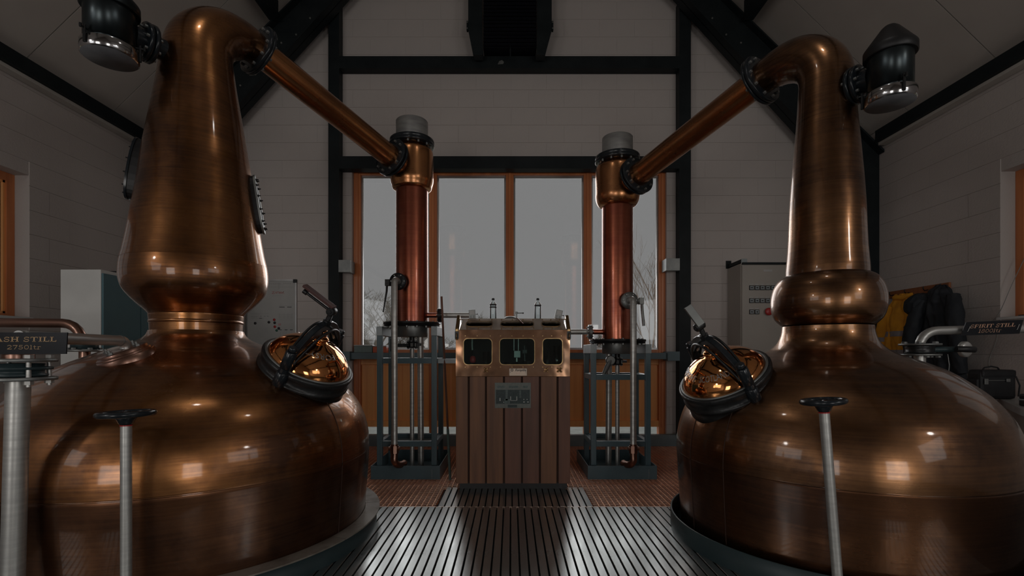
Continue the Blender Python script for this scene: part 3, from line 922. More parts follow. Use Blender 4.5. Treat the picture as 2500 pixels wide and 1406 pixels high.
def still(which):
    L = which == 'L'
    ax = Vector((-1.97, 3.09, 0)) if L else Vector((1.95, 3.04, 0))
    d = Vector((0.51, 0.86, 0)).normalized() if L else Vector((-0.484, 0.875, 0)).normalized()
    cm = 'copper' if L else 'copper_dark'
    t = thing('pot_still',
              'large copper pot still with a wide lantern neck, left of the two' if L else
              'copper pot still with a round boil ball under its narrow neck, right of the two', 'still', ax)
    up = [(r, z) for r, z in (LEFT_UP if L else R_UP)]
    lowp = LEFT_PROF if L else R_PROF
    lo_ = [(r*0.97, 0.03)] if False else []
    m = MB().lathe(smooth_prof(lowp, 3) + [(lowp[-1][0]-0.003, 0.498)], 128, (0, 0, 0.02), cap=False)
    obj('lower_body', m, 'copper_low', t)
    # overlapping riveted lap at the seam
    m = MB().lathe([(lowp[-1][0]-0.004, 0.502)] + smooth_prof(up, 6), 128, cap=False)
    obj('upper_body', m, cm, t)
    for th_ in ((-15,) if L else (-155.2, -174)):
        a_ = math.radians(th_)
        pl = [p for p in smooth_prof(lowp, 3) if p[1] > 0.02] + [p for p in smooth_prof(up, 6) if p[0] > (0.93 if L else 0.76)]
        obj('vertical_seam', MB().tube([((r+0.0005)*math.cos(a_), (r+0.0005)*math.sin(a_), z+(0.02 if z < 0.5 else 0)) for r, z in pl], 0.0022, 6), 'groove', t)
    # neck pieces
    if L:
        obj('collar', MB().lathe(smooth_prof(LEFT_NECK1, 4), 72, cap=False), cm, t)
        obj('collar_band', MB().lathe([(0.251, 1.322), (0.2555, 1.325), (0.2555, 1.340), (0.251, 1.343)], 72, cap=False), cm, t)
        obj('lantern', MB().lathe(smooth_prof(LEFT_NECK, 6), 96, cap=False), cm, t)
        obj('neck', MB().lathe(smooth_prof(LEFT_NECK2, 6), 96, cap=False), cm, t)
        path = [(0,2.685,.2385),(0,2.80,.220),(0,2.90,.206),(0.0,2.98,.196),(.012,3.055,.188),(.045,3.12,.180),(.095,3.178,.168),(.165,3.225,.152),(.24,3.252,.134),(.30,3.264,.119),(.345,3.262,.110),(.385,3.255,.105)]
    else:
        obj('boil_ball', MB().lathe(smooth_prof(R_BALL, 6), 96, cap=False), cm, t)
        obj('neck', MB().lathe(smooth_prof(R_NECK, 6), 96, cap=False), cm, t)
        path = [(0,2.55,.1645),(0,2.65,.158),(0,2.75,.153),(0,2.82,.150),(.012,2.885,.148),(.045,2.95,.145),(.095,3.00,.141),(.16,3.038,.136),(.235,3.058,.128),(.31,3.062,.118),(.37,3.058,.110),(.425,3.045,.106)]
    path = smooth_prof(path, 5)
    m = MB().tube([d*tt + Vector((0, 0, z)) for tt, z, r in path], [r for tt, z, r in path], 64, cap=False)
    obj('swan_neck', m, cm, t)
    # end flange of the swan neck
    e = d*path[-1][0] + Vector((0, 0, path[-1][1]))
    slope = -0.255 if L else -0.27
    fd = (d + Vector((0, 0, slope))).normalized()
    fl = MB().lathe([(0.100, -0.006), (0.172, -0.006), (0.176, -0.002), (0.176, 0.016), (0.172, 0.02), (0.100, 0.02)], 48, e, fd, cap=False)
    fo = obj('flange', fl, 'black_gloss', t)
    bm_ = MB(); bolts(bm_, e, -fd, 0.145, 10, 0.011, 0.022)
    obj('bolt', bm_, 'dull_steel', fo)
    # sight glasses on both sides of the left neck
    if L:
        base = Vector((0.842, 0.539, 0))
        for k, ang in ((0, -13), (1, 167)):
            q = Matrix.Rotation(math.radians(ang), 3, 'Z') @ base
            zc = 2.10 if k == 0 else 2.25
            sl = (q*(-0.155) + Vector((0, 0, 1))).normalized()
            nx = sl.cross(q).normalized()
            nn = nx.cross(sl).normalized()
            if nn.dot(q) < 0: nn = -nn
            o0 = q*(0.302 if k == 0 else 0.297) + Vector((0, 0, zc))
            mt = frame_mtx(o0, nx, sl, nn)
            sg = plate('sight_port', oval(0, 0, 0.1, 0.195, 32), [], 0.001)
            body = MB()
            ou = [(0.072*math.copysign(abs(math.cos(a))**0.8, math.cos(a)), 0.185*math.copysign(abs(math.sin(a))**0.8, math.sin(a))) for a in [2*PI*i/32 for i in range(32)]]
            body.prism(ou, -0.05, 0.038, 'XY')
            so = obj('sight_port', body, 'black_plastic', t, mtx=mt)
            ring = plate('clamp_ring', [(u*1.06, v*1.03) for u, v in ou], [[(u*0.45, v*0.78) for u, v in reversed(ou)]], 0.012)
            ro = obj('clamp_ring', ring, 'dull_steel' if k == 0 else 'black_gloss', so); ro.location = (0, 0, 0.045)
            go = obj('sight_pane', plate('sight_pane', [(u*0.5, v*0.8) for u, v in ou], [], 0.004), 'black_gloss', so); go.location = (0, 0, 0.041)
            bb = MB()
            studme = MB().lathe([(0.0075, 0), (0.0075, 0.008), (0.004, 0.008), (0.004, 0.018)], 6, smooth=False).mesh('stud')
            for i in range(12):
                a = 2*PI*(i+0.5)/12
                bb.piece(studme, Matrix.Translation((0.058*math.cos(a)*1.0, 0.163*math.sin(a), 0.05)))
            obj('stud', bb, 'black_iron', so)
    # manway with dome lid
    sgn = 1 if L else -1
    if L:
        az, pr, th = math.radians(-12), 0.780, math.radians(33)
        naz, zc = math.radians(-28), 1.080
    else:
        az, pr, th = math.radians(180+12), 0.714, math.radians(35)
        naz, zc = math.radians(180+28), 1.000
    c0 = Vector((pr*math.cos(az), pr*math.sin(az), zc))
    n_ = Vector((math.sin(th)*math.cos(naz), math.sin(th)*math.sin(naz), math.cos(th)))
    wc = ax + c0
    v_ = Vector((wc.x, wc.y, 0)).normalized()
    X_ = v_.cross(n_).normalized()
    Y_ = n_.cross(X_).normalized()
    mw = obj('manway', MB().lathe([(0.235, -0.17), (0.262, -0.15), (0.258, -0.10), (0.262, -0.072), (0.268, -0.07), (0.268, -0.055), (0.262, -0.052), (0.255, -0.03), (0.262, -0.012), (0.266, 0.0), (0.266, 0.014), (0.258, 0.02), (0.248, 0.02), (0.244, 0.006), (0.238, 0.004)], 72, cap=False), 'black_iron', t,
             mtx=frame_mtx(c0, X_, Y_, n_))
    obj('lid_ring', MB().lathe([(0.246, 0.016), (0.252, 0.021), (0.248, 0.027), (0.238, 0.027), (0.234, 0.016)], 72, cap=False), 'dull_steel', mw)
    dome = smooth_prof([(0.238, 0.012), (0.227, 0.046), (0.200, 0.084), (0.162, 0.115), (0.118, 0.138), (0.078, 0.152), (0.050, 0.163), (0.036, 0.178)], 6)
    do = obj('dome_lid', MB().lathe(dome, 72, cap=False), 'copper_bright', mw)
    obj('finial', MB().lathe(smooth_prof([(0.032, 0.172), (0.05, 0.178), (0.048, 0.19), (0.03, 0.20), (0.034, 0.222), (0.022, 0.235), (0.0, 0.238)], 4), 24), 'copper_bright', mw)
    # raised lettering round the dome
    def dome_at(r):
        for i in range(len(dome)-1):
            if dome[i+1][0] <= r <= dome[i][0]:
                f = (dome[i][0]-r)/max(1e-6, dome[i][0]-dome[i+1][0])
                return dome[i][1]+f*(dome[i+1][1]-dome[i][1])
        return dome[-1][1]
    def ring_text(s, a_c, span, r_base, r_top, flip):
        me = text_mesh(s, 1.0, 0.0, 0, 0.0)
        xs = [v.co.x for v in me.vertices]; ys = [v.co.y for v in me.vertices]
        x0, x1, y0, y1 = min(xs), max(xs), min(ys), max(ys)
        # letters stand with their feet at r_base and heads at r_top
        for v in me.vertices:
            u = (v.co.x-x0)/(x1-x0) - 0.5
            h = (v.co.y-y0)/(y1-y0)
            r = r_base + (r_top-r_base)*h
            a = a_c + u*span*(1 if not flip else -1)
            v.co = Vector((r*math.cos(a), r*math.sin(a), dome_at(r)+0.0015))
        o = obj('lettering', me, 'alu', do)
        so = o.modifiers.new('thick', 'SOLIDIFY'); so.thickness = 0.003; so.offset = 0
        return o
    if L:
        # read from the far side: heads point outwards and down towards the camera
        ring_text('FORSYTHS', math.radians(-86), math.radians(-104), 0.122, 0.155, False)
        ring_text('SCOTLAND', math.radians(94), math.radians(-104), 0.122, 0.155, False)
    else:
        ring_text('SCOTLAND', math.radians(-106), math.radians(56), 0.188, 0.158, False)
        ring_text('FORSYTHS', math.radians(186), math.radians(60), 0.188, 0.158, False)
    # yoke
    ya = math.radians(-112 if L else -68)
    f = Vector((math.cos(ya), math.sin(ya), 0))
    for s in (1, -1):
        p = f*(0.268*s)
        po = MB()
        po.cyl(p+Vector((0, 0, -0.07)), p+Vector((0, 0, 0.02)), 0.034, 20, bev=0.005)
        po.cyl(p+Vector((0, 0, 0.02)), p+Vector((0, 0, 0.045)), 0.027, 20)
        po.cyl(p+Vector((0, 0, 0.045)), p+Vector((0, 0, 0.15)), 0.031, 20, bev=0.005)
        po.cyl(p+Vector((0, 0, 0.15)), p+Vector((0, 0, 0.178)), 0.024, 20, bev=0.005)
        obj('yoke_post', po, 'black_gloss', mw)
    arch = MB()
    pts = []
    for i in range(25):
        q = -1 + 2*i/24
        pts.append((q, 0.105 + 0.145*(1-abs(q)**2.2)))
    side = Vector((-f.y, f.x, 0))
    vs = []
    for (q, h) in pts:
        c_ = f*(q*0.262)
        th_ = 0.026 + 0.016*(1-abs(q))
        for (a_, b_) in ((-0.017, -th_), (0.017, -th_), (0.017, th_), (-0.017, th_)):
            vs.append(c_+side*a_+Vector((0, 0, h+b_)))
    fs = []
    for i in range(24):
        for k in range(4):
            fs.append((i*4+k, i*4+(k+1) % 4, (i+1)*4+(k+1) % 4, (i+1)*4+k))
    arch.add(vs, fs + [(3, 2, 1, 0), (96, 97, 98, 99)])
    ao = obj('yoke', arch, 'black_gloss', mw)
    bv = ao.modifiers.new('bevel', 'BEVEL'); bv.width = 0.006; bv.segments = 2
    # second rib of the yoke, bowed to the side
    rib = MB()
    for s in (1, -1):
        rib.tube([f*(q*0.255)+side*(s*0.02*(1-q*q)+s*0.026)+Vector((0, 0, 0.08+0.175*(1-abs(q)**2.0))) for q in [-1+2*i/20 for i in range(21)]], 0.008, 8)
    obj('yoke_rib', rib, 'black_iron', ao)
    sc_ = MB()
    k = 0
    pts = []
    sc_.cyl((0, 0, 0.215), (0, 0, 0.345), 0.013, 16)
    for i in range(14):
        sc_.lathe([(0.013, 0), (0.016, 0.003), (0.013, 0.006)], 16, (0, 0, 0.262+i*0.0058), cap=False)
    sc_.cyl((0, 0, 0.268), (0, 0, 0.30), 0.027, 6, smooth=False)
    obj('clamp_screw', sc_, 'black_iron', mw)
    # lever: pivot block on the screw plus a flat bar and a round bar
    top = Vector((0, 0, 0.345))
    if L:
        W = ax + c0
        tip = at(738, 706, (W.y-0.10)) - W
        piv_w = Vector((0, 0, 0.358))
        loc = Vector((tip.dot(X_), tip.dot(Y_), tip.dot(n_)))
        dirv = (loc - piv_w)
    else:
        dirv = Vector((-0.06, 0.12, 0.30))
        piv_w = Vector((0, 0, 0.358))
    Ld = dirv.length if L else 0.13
    dd = dirv.normalized()
    lx, ly, _ = basis(dd, (0.0, 0.0, 1.0))
    pv = MB()
    pv.cyl(piv_w - lx*0.028, piv_w + lx*0.028, 0.024, 20, bev=0.004)
    pv.cyl(piv_w - lx*0.034, piv_w + lx*0.034, 0.011, 12)
    obj('lever_pivot', pv, 'black_iron', mw)
    mt = frame_mtx(piv_w + ly*0.012, lx, ly, dd)
    lb = MB().box(-0.022, 0.022, -0.004+0.012, 0.012+0.012, 0.0, Ld, b=0.002)
    o = obj('lever_bar', lb, 'maroon' if L else 'dull_steel', mw, mtx=mt)
    if L:
        lb = MB().cyl((0, -0.014, 0.0), (0, -0.014, Ld-0.012), 0.0085, 12)
        lb.cyl((0, -0.014, Ld-0.035), (0, -0.014, Ld-0.012), 0.015, 12)
        obj('lever_rod', lb, 'black_iron', mw, mtx=mt)
        # nozzle plate on the near shoulder
    return t, ax, d

stL, axL, dL = still('L')
stR, axR, dR = still('R')

# oval nozzle plate of the wash still (part of the still)
def prof_z(prof, r):
    for i in range(len(prof)-1):
        if prof[i+1][0] <= r <= prof[i][0]:
            f = (prof[i][0]-r)/(prof[i][0]-prof[i+1][0])
            return prof[i][1]+f*(prof[i+1][1]-prof[i][1])
    return prof[-1][1]
c0 = Vector((-2.023, 2.58, 0)) - axL
rr = c0.length
zz = prof_z(LEFT_UP, rr)
q = c0.normalized()
sl = (prof_z(LEFT_UP, rr-0.05)-prof_z(LEFT_UP, rr+0.05))/0.10
nn = (q*sl*0.8 + Vector((-0.22, 0, 1))).normalized()
NZ = c0 + Vector((0, 0, zz-0.012))
NZW = axL + NZ
xx, yy, _ = basis(nn)
npl = obj('nozzle_plate', MB().lathe([(0.135, -0.03), (0.135, 0.008), (0.128, 0.014), (0.122, 0.014), (0.122, 0.020), (0.116, 0.024), (0.112, 0.024), (0.112, 0.036), (0.105, 0.040), (0.0, 0.040)], 48), 'copper_pipe', stL,
          mtx=frame_mtx(NZ, xx, yy, nn))
bb = MB()
for a in (35, 125, 215, 305):
    p = Vector((0.085*math.cos(math.radians(a)), 0.085*math.sin(math.radians(a)), 0.038))
    bb.piece(MB().lathe([(0.015, 0), (0.015, 0.012), (0.008, 0.012), (0.008, 0.026)], 6, smooth=False), Matrix.Translation(p))
obj('bolt', bb, 'dull_steel', npl)

# ledges / trays the stills stand in
led = thing('still_ledge', 'grey flanged ring ledge with dark skirt round the foot of the left still', 'base', (axL.x, axL.y, 0))
NS = 10
for i in range(NS):
    a0, a1 = 2*PI*i/NS+0.004+0.30, 2*PI*(i+1)/NS-0.0+0.30
    m = MB(); vs = []; K = 12
    for k in range(K+1):
        a = a0+(a1-a0)*k/K
        for (r, z) in ((1.012, 0.10), (1.105, 0.10), (1.105, 0.108), (1.012, 0.108)):
            vs.append((r*math.cos(a), r*math.sin(a), z))
    fs = [(k*4+j, k*4+(j+1) % 4, (k+1)*4+(j+1) % 4, (k+1)*4+j) for k in range(K) for j in range(4)] + [(3, 2, 1, 0), (K*4, K*4+1, K*4+2, K*4+3)]
    m.add(vs, fs)
    obj('ring_plate', m, 'ledge', led)
obj('skirt', MB().lathe([(1.085, 0.0), (1.085, 0.099), (1.07, 0.099), (1.07, 0.0)], 96, cap=False), 'skirt', led)
led = thing('still_tray', 'dark teal round tray with a raised rim under the right still', 'tray', (axR.x, axR.y, 0))
obj('rim', MB().lathe([(0.918, 0.0), (0.918, 0.112), (0.912, 0.115), (0.906, 0.112), (0.906, 0.002)], 128, cap=False), 'skirt', led)
obj('tray_bottom', MB().lathe([(0.906, 0.002), (0.906, 0.008), (0.0, 0.008)], 96, cap=False), 'skirt', led)

# ================================================================== LYNE ARMS AND CONDENSERS
def condenser(which):
    L = which == 'L'
    ax, d = (axL, dL) if L else (axR, dR)
    cx = Vector((-0.956 if L else 1.024, 4.74, 0))
    t = thing('condenser', 'tall red copper column on the left stand, its silver drum top higher than its twin' if L else
              'tall red copper column on the right stand, shorter than its twin', 'condenser', cx)
    if L:
        zb, z1, z2, zf, ztop, R, RH = 1.425, 2.745, 3.10, 3.165, 3.37, 0.152, 0.203
    else:
        zb, z1, z2, zf, ztop, R, RH = 1.262, 2.585, 2.945, 3.01, 3.215, 0.146, 0.208
    obj('column', MB().lathe([(R, zb), (R, z1+0.03)], 64, cap=False), 'copper_red', t)
    hd = smooth_prof([(R+0.002, z1-0.04), (R+0.03, z1-0.025), (RH-0.012, z1+0.005), (RH, z1+0.05), (RH, z1+0.12), (RH, z2-0.06), (RH-0.012, z2-0.01), (RH-0.045, z2+0.012), (RH-0.055, z2+0.04)], 5)
    obj('head', MB().lathe(hd, 64, cap=False), 'copper_arm', t)
    fl = obj('top_flange', MB().lathe([(R-0.02, zf-0.034), (0.208, zf-0.034), (0.211, zf-0.03), (0.211, zf-0.012), (0.206, zf-0.006), (0.211, zf), (0.211, zf+0.018), (0.207, zf+0.022), (R-0.02, zf+0.022)], 64, cap=False), 'black_gloss', t)
    bb = MB(); bolts(bb, (0, 0, zf-0.034), (0, 0, -1), 0.184, 12, 0.011, 0.02)
    obj('bolt', bb, 'dull_steel', fl)
    obj('top_drum', MB().lathe([(R, zf+0.02), (R, ztop-0.006), (R-0.006, ztop), (0, ztop+0.004)], 64), 'zinc', t)
    # side socket meeting the arm
    tt = (cx-ax).dot(d)
    dh = (cx-ax); dh.z = 0; dh.normalize()
    sl = Vector((dh.x, dh.y, -0.255 if L else -0.27)).normalized()
    s0 = Vector((0, 0, 2.865 if L else 2.69)) 
    fc = s0 - sl*0.262
    obj('side_socket', MB().cyl(fc, s0, 0.104, 40), 'copper_arm', t)
    f2 = obj('side_flange', MB().lathe([(0.10, 0), (0.168, 0), (0.171, 0.003), (0.171, 0.017), (0.168, 0.02), (0.10, 0.02)], 48, fc, sl, cap=False), 'black_gloss', t)
    # bottom plate, drum and outlet valve
    bp = obj('bottom_flange', MB().lathe([(0.10, zb-0.03), (0.262, zb-0.03), (0.262, zb-0.012), (0.268, zb-0.010), (0.268, zb+0.008), (0.10, zb+0.008)], 64, cap=False), 'black_iron', t)
    bb = MB(); bolts(bb, (0, 0, zb-0.03), (0, 0, -1), 0.235, 16, 0.010, 0.018); bolts(bb, (0, 0, zb+0.006), (0, 0, 1), 0.235, 16, 0.010, 0.012)
    obj('bolt', bb, 'dull_steel', bp)
    obj('bottom_drum', MB().lathe([(0.146, zb-0.028), (0.146, zb-0.125), (0.14, zb-0.13), (0.0, zb-0.13)], 48), 'dull_steel', t)
    z = zb-0.13
    v = MB().cyl((0, 0, z), (0, 0, z-0.05), 0.026, 20).lathe([(0.052, 0), (0.052, 0.014), (0.03, 0.014)], 24, (0, 0, z-0.06))
    v.lathe([(0.052, 0), (0.052, 0.012), (0.03, 0.012)], 24, (0, 0, z-0.105)).cyl((0, 0, z-0.1), (0, 0, z-0.05), 0.04, 20)
    bolts(v, (0, 0, z-0.115), (0, 0, 1), 0.042, 6, 0.007, 0.085)
    v.box(0.03, 0.09, -0.012, 0.012, z-0.085, z-0.06, b=0.003)
    obj('outlet_valve', v, 'black_iron', t)
    if not L:
        a = Vector((-0.085, -0.09, z-0.06)); b_ = Vector((-0.165, -0.13, z-0.20))
        hv = MB().cyl(a+Vector((-0.0, 0.02, 0)), a-Vector((0, 0.02, 0)), 0.045, 24, bev=0.006).tube([a, a.lerp(b_, 0.5), b_], [0.022, 0.024, 0.015], 10)
    else:
        hv = MB().cyl((-0.16, -0.1, z-0.02), (-0.16, -0.1, z-0.14), 0.024, 14, bev=0.004).cyl((-0.16, -0.1, z-0.24), (-0.16, -0.1, z-0.34), 0.011, 12)
        hv.cyl((-0.16, -0.1, z-0.14), (-0.16, -0.1, z-0.24), 0.006, 8).tube([(0, 0, z-0.08), (-0.10, -0.06, z-0.08), (-0.16, -0.1, z-0.08)], 0.016, 10)
    obj('valve_lever', hv, 'dull_steel' if not L else 'black_iron', t)
    # two drain pipes to the tray
    dp = MB().cyl((0.0, 0, z-0.11), (0.0, 0, 0.02), 0.021, 16)
    obj('drain_pipe', dp, 'steel', t)
    s = 1 if L else -1
    dp = MB().tube([(s*0.075, 0.03, z), (s*0.075, 0.03, z-0.06), (s*0.08, 0.03, 0.10), (s*0.08, 0.03, 0.02)], 0.030, 16)
    obj('drain_pipe', dp, 'steel', t)
    # water inlet: flange, elbow and long pipe in front
    zq = 1.80 if L else 1.625
    py = -0.36
    sx = -0.085 if L else 0.065
    p0 = Vector((sx*0.55, -R*0.9, zq))
    inl = obj('inlet_flange', MB().lathe([(0.03, 0), (0.078, 0), (0.078, 0.012), (0.074, 0.014), (0.078, 0.016), (0.078, 0.03), (0.03, 0.03)], 32, Vector((sx, -R-0.075, zq)), (0, 1, 0), cap=False), 'black_iron' if L else 'dull_steel', t)
    bb = MB(); bolts(bb, (sx, -R-0.075, zq), (0, -1, 0), 0.060, 6, 0.008, 0.012)
    obj('bolt', bb, 'dull_steel', inl)
    pp = [(sx, -R+0.05, zq), (sx, -R-0.08, zq), (sx, py+0.05, zq), (sx, py+0.015, zq-0.014), (sx, py, zq-0.05)]
    zlow = 0.21
    pp += [(sx, py, zq-0.5), (sx, py, zlow+0.1)]
    obj('inlet_pipe', MB().tube(pp, 0.0285, 20), 'copper_pipe' if False else 'steel', t)
    zu = 0.27
    obj('pipe_union', MB().cyl((sx, py, zu-0.02), (sx, py, zu+0.045), 0.038, 8, smooth=False).cyl((sx-0.05, py, zu+0.02), (sx+0.05, py, zu+0.02), 0.018, 10), 'copper_pipe', t)
    s2 = 1 if L else -1
    obj('pipe_elbow', MB().tube(smooth_prof([(sx, py, zlow+0.12), (sx, py, zlow+0.02), (sx, py, zlow-0.03), (sx+s2*0.02, py+0.03, zlow-0.07), (sx+s2*0.05, py+0.08, zlow-0.08), (sx+s2*0.06, py+0.13, zlow-0.08)], 5), 0.031, 24), 'copper_pipe', t)
    # side lever valve seen against the window
    s3 = -1 if L else 1
    vb = Vector((s3*(R+0.02), -0.05, zq+0.01))
    vv = MB().cyl((s3*(R-0.03), -0.03, zq+0.01), vb, 0.02, 14).cyl(vb, vb+Vector((s3*0.035, -0.01, 0)), 0.028, 14)
    vv.box(*sorted((vb.x+s3*0.02, vb.x+s3*0.075)), vb.y-0.015, vb.y+0.015, vb.z-0.03, vb.z+0.035, b=0.005)
    obj('side_valve', vv, 'black_iron' if L else 'dull_steel', t)
    tipd = Vector((s3*0.09, -0.01, -0.28)) if L else Vector((s3*0.075, 0, -0.235))
    lv = MB().tube([vb+Vector((s3*0.055, 0, 0.03)), vb+Vector((s3*0.06, 0, -0.08)), vb+tipd], [0.012, 0.010 if L else 0.014, 0.006 if L else 0.014], 8)
    obj('valve_handle', lv, 'black_iron' if L else 'dull_steel', t)
    # branch pipe towards the spirit safe
    zp = 1.505 if L else 1.345
    s4 = 1 if L else -1
    obj('branch_stub', MB().cyl((s4*(R-0.02), 0, zp), (s4*(R+0.10), 0, zp), 0.025, 20), 'copper_red', t)
    return t, cx, fc+cx, sl, (zb, zp)

cdL, cxL, fcL, slL, infoL = condenser('L')
cdR, cxR, fcR, slR, infoR = condenser('R')

def lyne_arm(which, ax, d, fc, label):
    L = which == 'L'
    e = ax + (d*0.385+Vector((0, 0, 3.255)) if L else d*0.425+Vector((0, 0, 3.045)))
    dr = (fc-e).normalized()
    a, b_ = e+dr*0.022, fc-dr*0.022
    t = thing('lyne_arm', label, 'pipe', (a+b_)/2)
    c = (a+b_)/2
    obj('arm_tube', MB().lathe([(0.098, 0), (0.098, (b_-a).length)], 48, a-c, dr, cap=False), 'copper_arm', t)
    for (p, s) in ((a, 1), (b_, -1)):
        dd = dr*s
        f = obj('arm_flange', MB().lathe([(0.098, 0), (0.172, 0), (0.175, 0.003), (0.175, 0.015), (0.172, 0.018), (0.100, 0.018)], 48, p-c, dd, cap=False), 'black_gloss', t)
        bb = MB(); bolts(bb, p-c+dd*0.018, dd, 0.145, 10, 0.011, 0.02, phase=0.0)
        obj('bolt', bb, 'dull_steel', f)
        if s == -1:
            obj('swage', MB().lathe([(0.098, 0.10), (0.103, 0.06), (0.104, 0.018)], 48, p-c, dd, cap=False), 'copper_arm', t)
lyne_arm('L', axL, dL, fcL, 'sloping copper arm from the left still down to the left column')
lyne_arm('R', axR, dR, fcR, 'sloping copper arm from the right still down to the right column')

# ================================================================== RELIEF VALVES beside the necks
def relief(which):
    L = which == 'L'
    ax, d = (axL, dL) if L else (axR, dR)
    s = 0.455 if L else 0.34
    R0 = 0.118 if L else 0.108
    zb = 2.755 if L else 2.53
    p = ax - d*s
    t = thing('relief_valve', 'gunmetal vessel with chrome bottom cap beside the left still neck, cut by the frame top' if L else
              'gunmetal vessel with cone top and chrome bottom cap beside the right still neck', 'valve', (p.x, p.y, zb))
    H = 0.27
    obj('vessel', MB().lathe([(R0-0.01, 0.07), (R0-0.01, 0.08), (R0, 0.082), (R0, H)], 56), 'gunmetal', t)
    co = obj('cone_top', MB().lathe([(R0+0.014, H-0.01), (R0+0.018, H-0.006), (R0+0.018, H+0.035), (R0+0.014, H+0.042), (0.045, H+0.148), (0.03, H+0.162), (0.0, H+0.167)], 56), 'gunmetal' if L else 'black_plastic', t)
    bc = obj('bottom_cap', MB().lathe([(R0+0.012, 0.062), (R0+0.014, 0.058), (R0+0.014, 0.006), (R0+0.008, 0.0)], 56, cap=False), 'chrome', t)
    obj('cap_face', MB().lathe([(0, 0.004), (R0+0.008, 0.004), (R0+0.008, 0.0), (0, 0.0)], 48, cap=False), 'cap_face', bc)
    for k in range(3):
        cl = MB()
        a = math.radians(20+120*k)
        q = Vector((math.cos(a), math.sin(a), 0))
        cl.cyl(q*(R0+0.02)+Vector((0, 0, 0.01)), q*(R0+0.02)+Vector((0, 0, 0.10)), 0.007, 8)
        cl.cyl(q*(R0)+Vector((0, 0, 0.085)), q*(R0+0.045)+Vector((0, 0, 0.085)), 0.005, 8)
        cl.cyl(q*(R0+0.04)+Vector((0, 0, 0.075)), q*(R0+0.04)+Vector((0, 0, 0.095)), 0.006, 8)
        obj('clip', cl, 'black_iron', t)
    zc = 0.185
    br = MB().cyl(d*(R0-0.01)+Vector((0, 0, zc)), d*(s-0.17 if L else s-0.12)+Vector((0, 0, zc)), 0.06, 28)
    obj('branch_pipe', br, 'black_gloss', t)
    g0 = R0+0.035
    fo = MB()
    for k in (0, 0.030):
        fo.lathe([(0.05, 0), (0.105, 0), (0.108, 0.003), (0.108, 0.019), (0.105, 0.022), (0.05, 0.022)], 40, d*(g0+k)+Vector((0, 0, zc)), d, cap=False)
    f_ = obj('branch_flange', fo, 'black_gloss', t)
    bb = MB(); bolts(bb, d*(g0+0.052)+Vector((0, 0, zc)), d, 0.086, 8, 0.009, 0.016); bolts(bb, d*g0+Vector((0, 0, zc)), -d, 0.086, 8, 0.009, 0.014)
    obj('bolt', bb, 'dull_steel', f_)
relief('L'); relief('R')

# ================================================================== STANDS AND TRAYS
def stand(which):
    L = which == 'L'
    x0 = -0.955 if L else 1.004
    y0 = 4.49
    t = thing('condenser_stand', 'tall blue-grey steel frame stand %s' % ('left of the spirit safe' if L else 'right of the spirit safe'), 'stand', (x0, y0, 0))
    W2, D, lw = 0.273, 0.47, 0.048
    ztop = 1.385 if L else 1.222
    legs = [(-W2, 0), (W2-lw, 0), (-W2, D-lw), (W2-lw, D-lw)]
    for (x, y) in legs:
        obj('leg', MB().box(x, x+lw, y, y+lw, 0.012, ztop-0.005, b=0.004), 'blue_steel', t)
    rails = [(1.045, 1.095)] if L else [(0.895, 0.945)]
    for (za, zb) in rails + [(0.285, 0.335)]:
        for (ya) in (0.004, D-lw):
            obj('cross_rail', MB().box(-W2+lw+0.001, W2-lw-0.001, ya, ya+lw-0.004, za, zb, b=0.003), 'blue_steel', t)
        for xa in (-W2, W2-lw):
            obj('side_rail', MB().box(xa+0.002, xa+lw-0.002, lw+0.001, D-lw-0.001, za, zb, b=0.003), 'blue_steel', t)
    for xa in (-W2-0.004, W2-lw-0.002):
        obj('top_channel', MB().box(xa, xa+lw+0.006, -0.004, D+0.004, ztop-0.085, ztop, b=0.003), 'grey_plate', t)
    tr = thing('drip_tray', 'blue-grey open steel tray under the %s column stand' % ('left' if L else 'right'), 'tray', (x0, y0, 0))
    H = 0.122
    W2, D = 0.312, 0.70
    ya = -0.055
    m = MB()
    obj('tray_bottom', MB().box(-W2, W2, ya, D, 0.001, 0.010), 'blue_steel', tr)
    for nm, q in (('front_side', (-W2, W2, ya, ya+0.006)), ('rear_side', (-W2, W2, D-0.006, D)), ('end_side', (-W2, -W2+0.006, ya+0.0065, D-0.0065)), ('end_side', (W2-0.006, W2, ya+0.0065, D-0.0065))):
        obj(nm, MB().box(q[0], q[1], q[2], q[3], 0.0105, H), 'blue_steel', tr)
    xs = W2-0.075
    obj('seam_strip', MB().box(xs, xs+0.004, ya-0.003, ya, 0.0, H-0.03), 'grey_plate', tr)
stand('L'); stand('R')

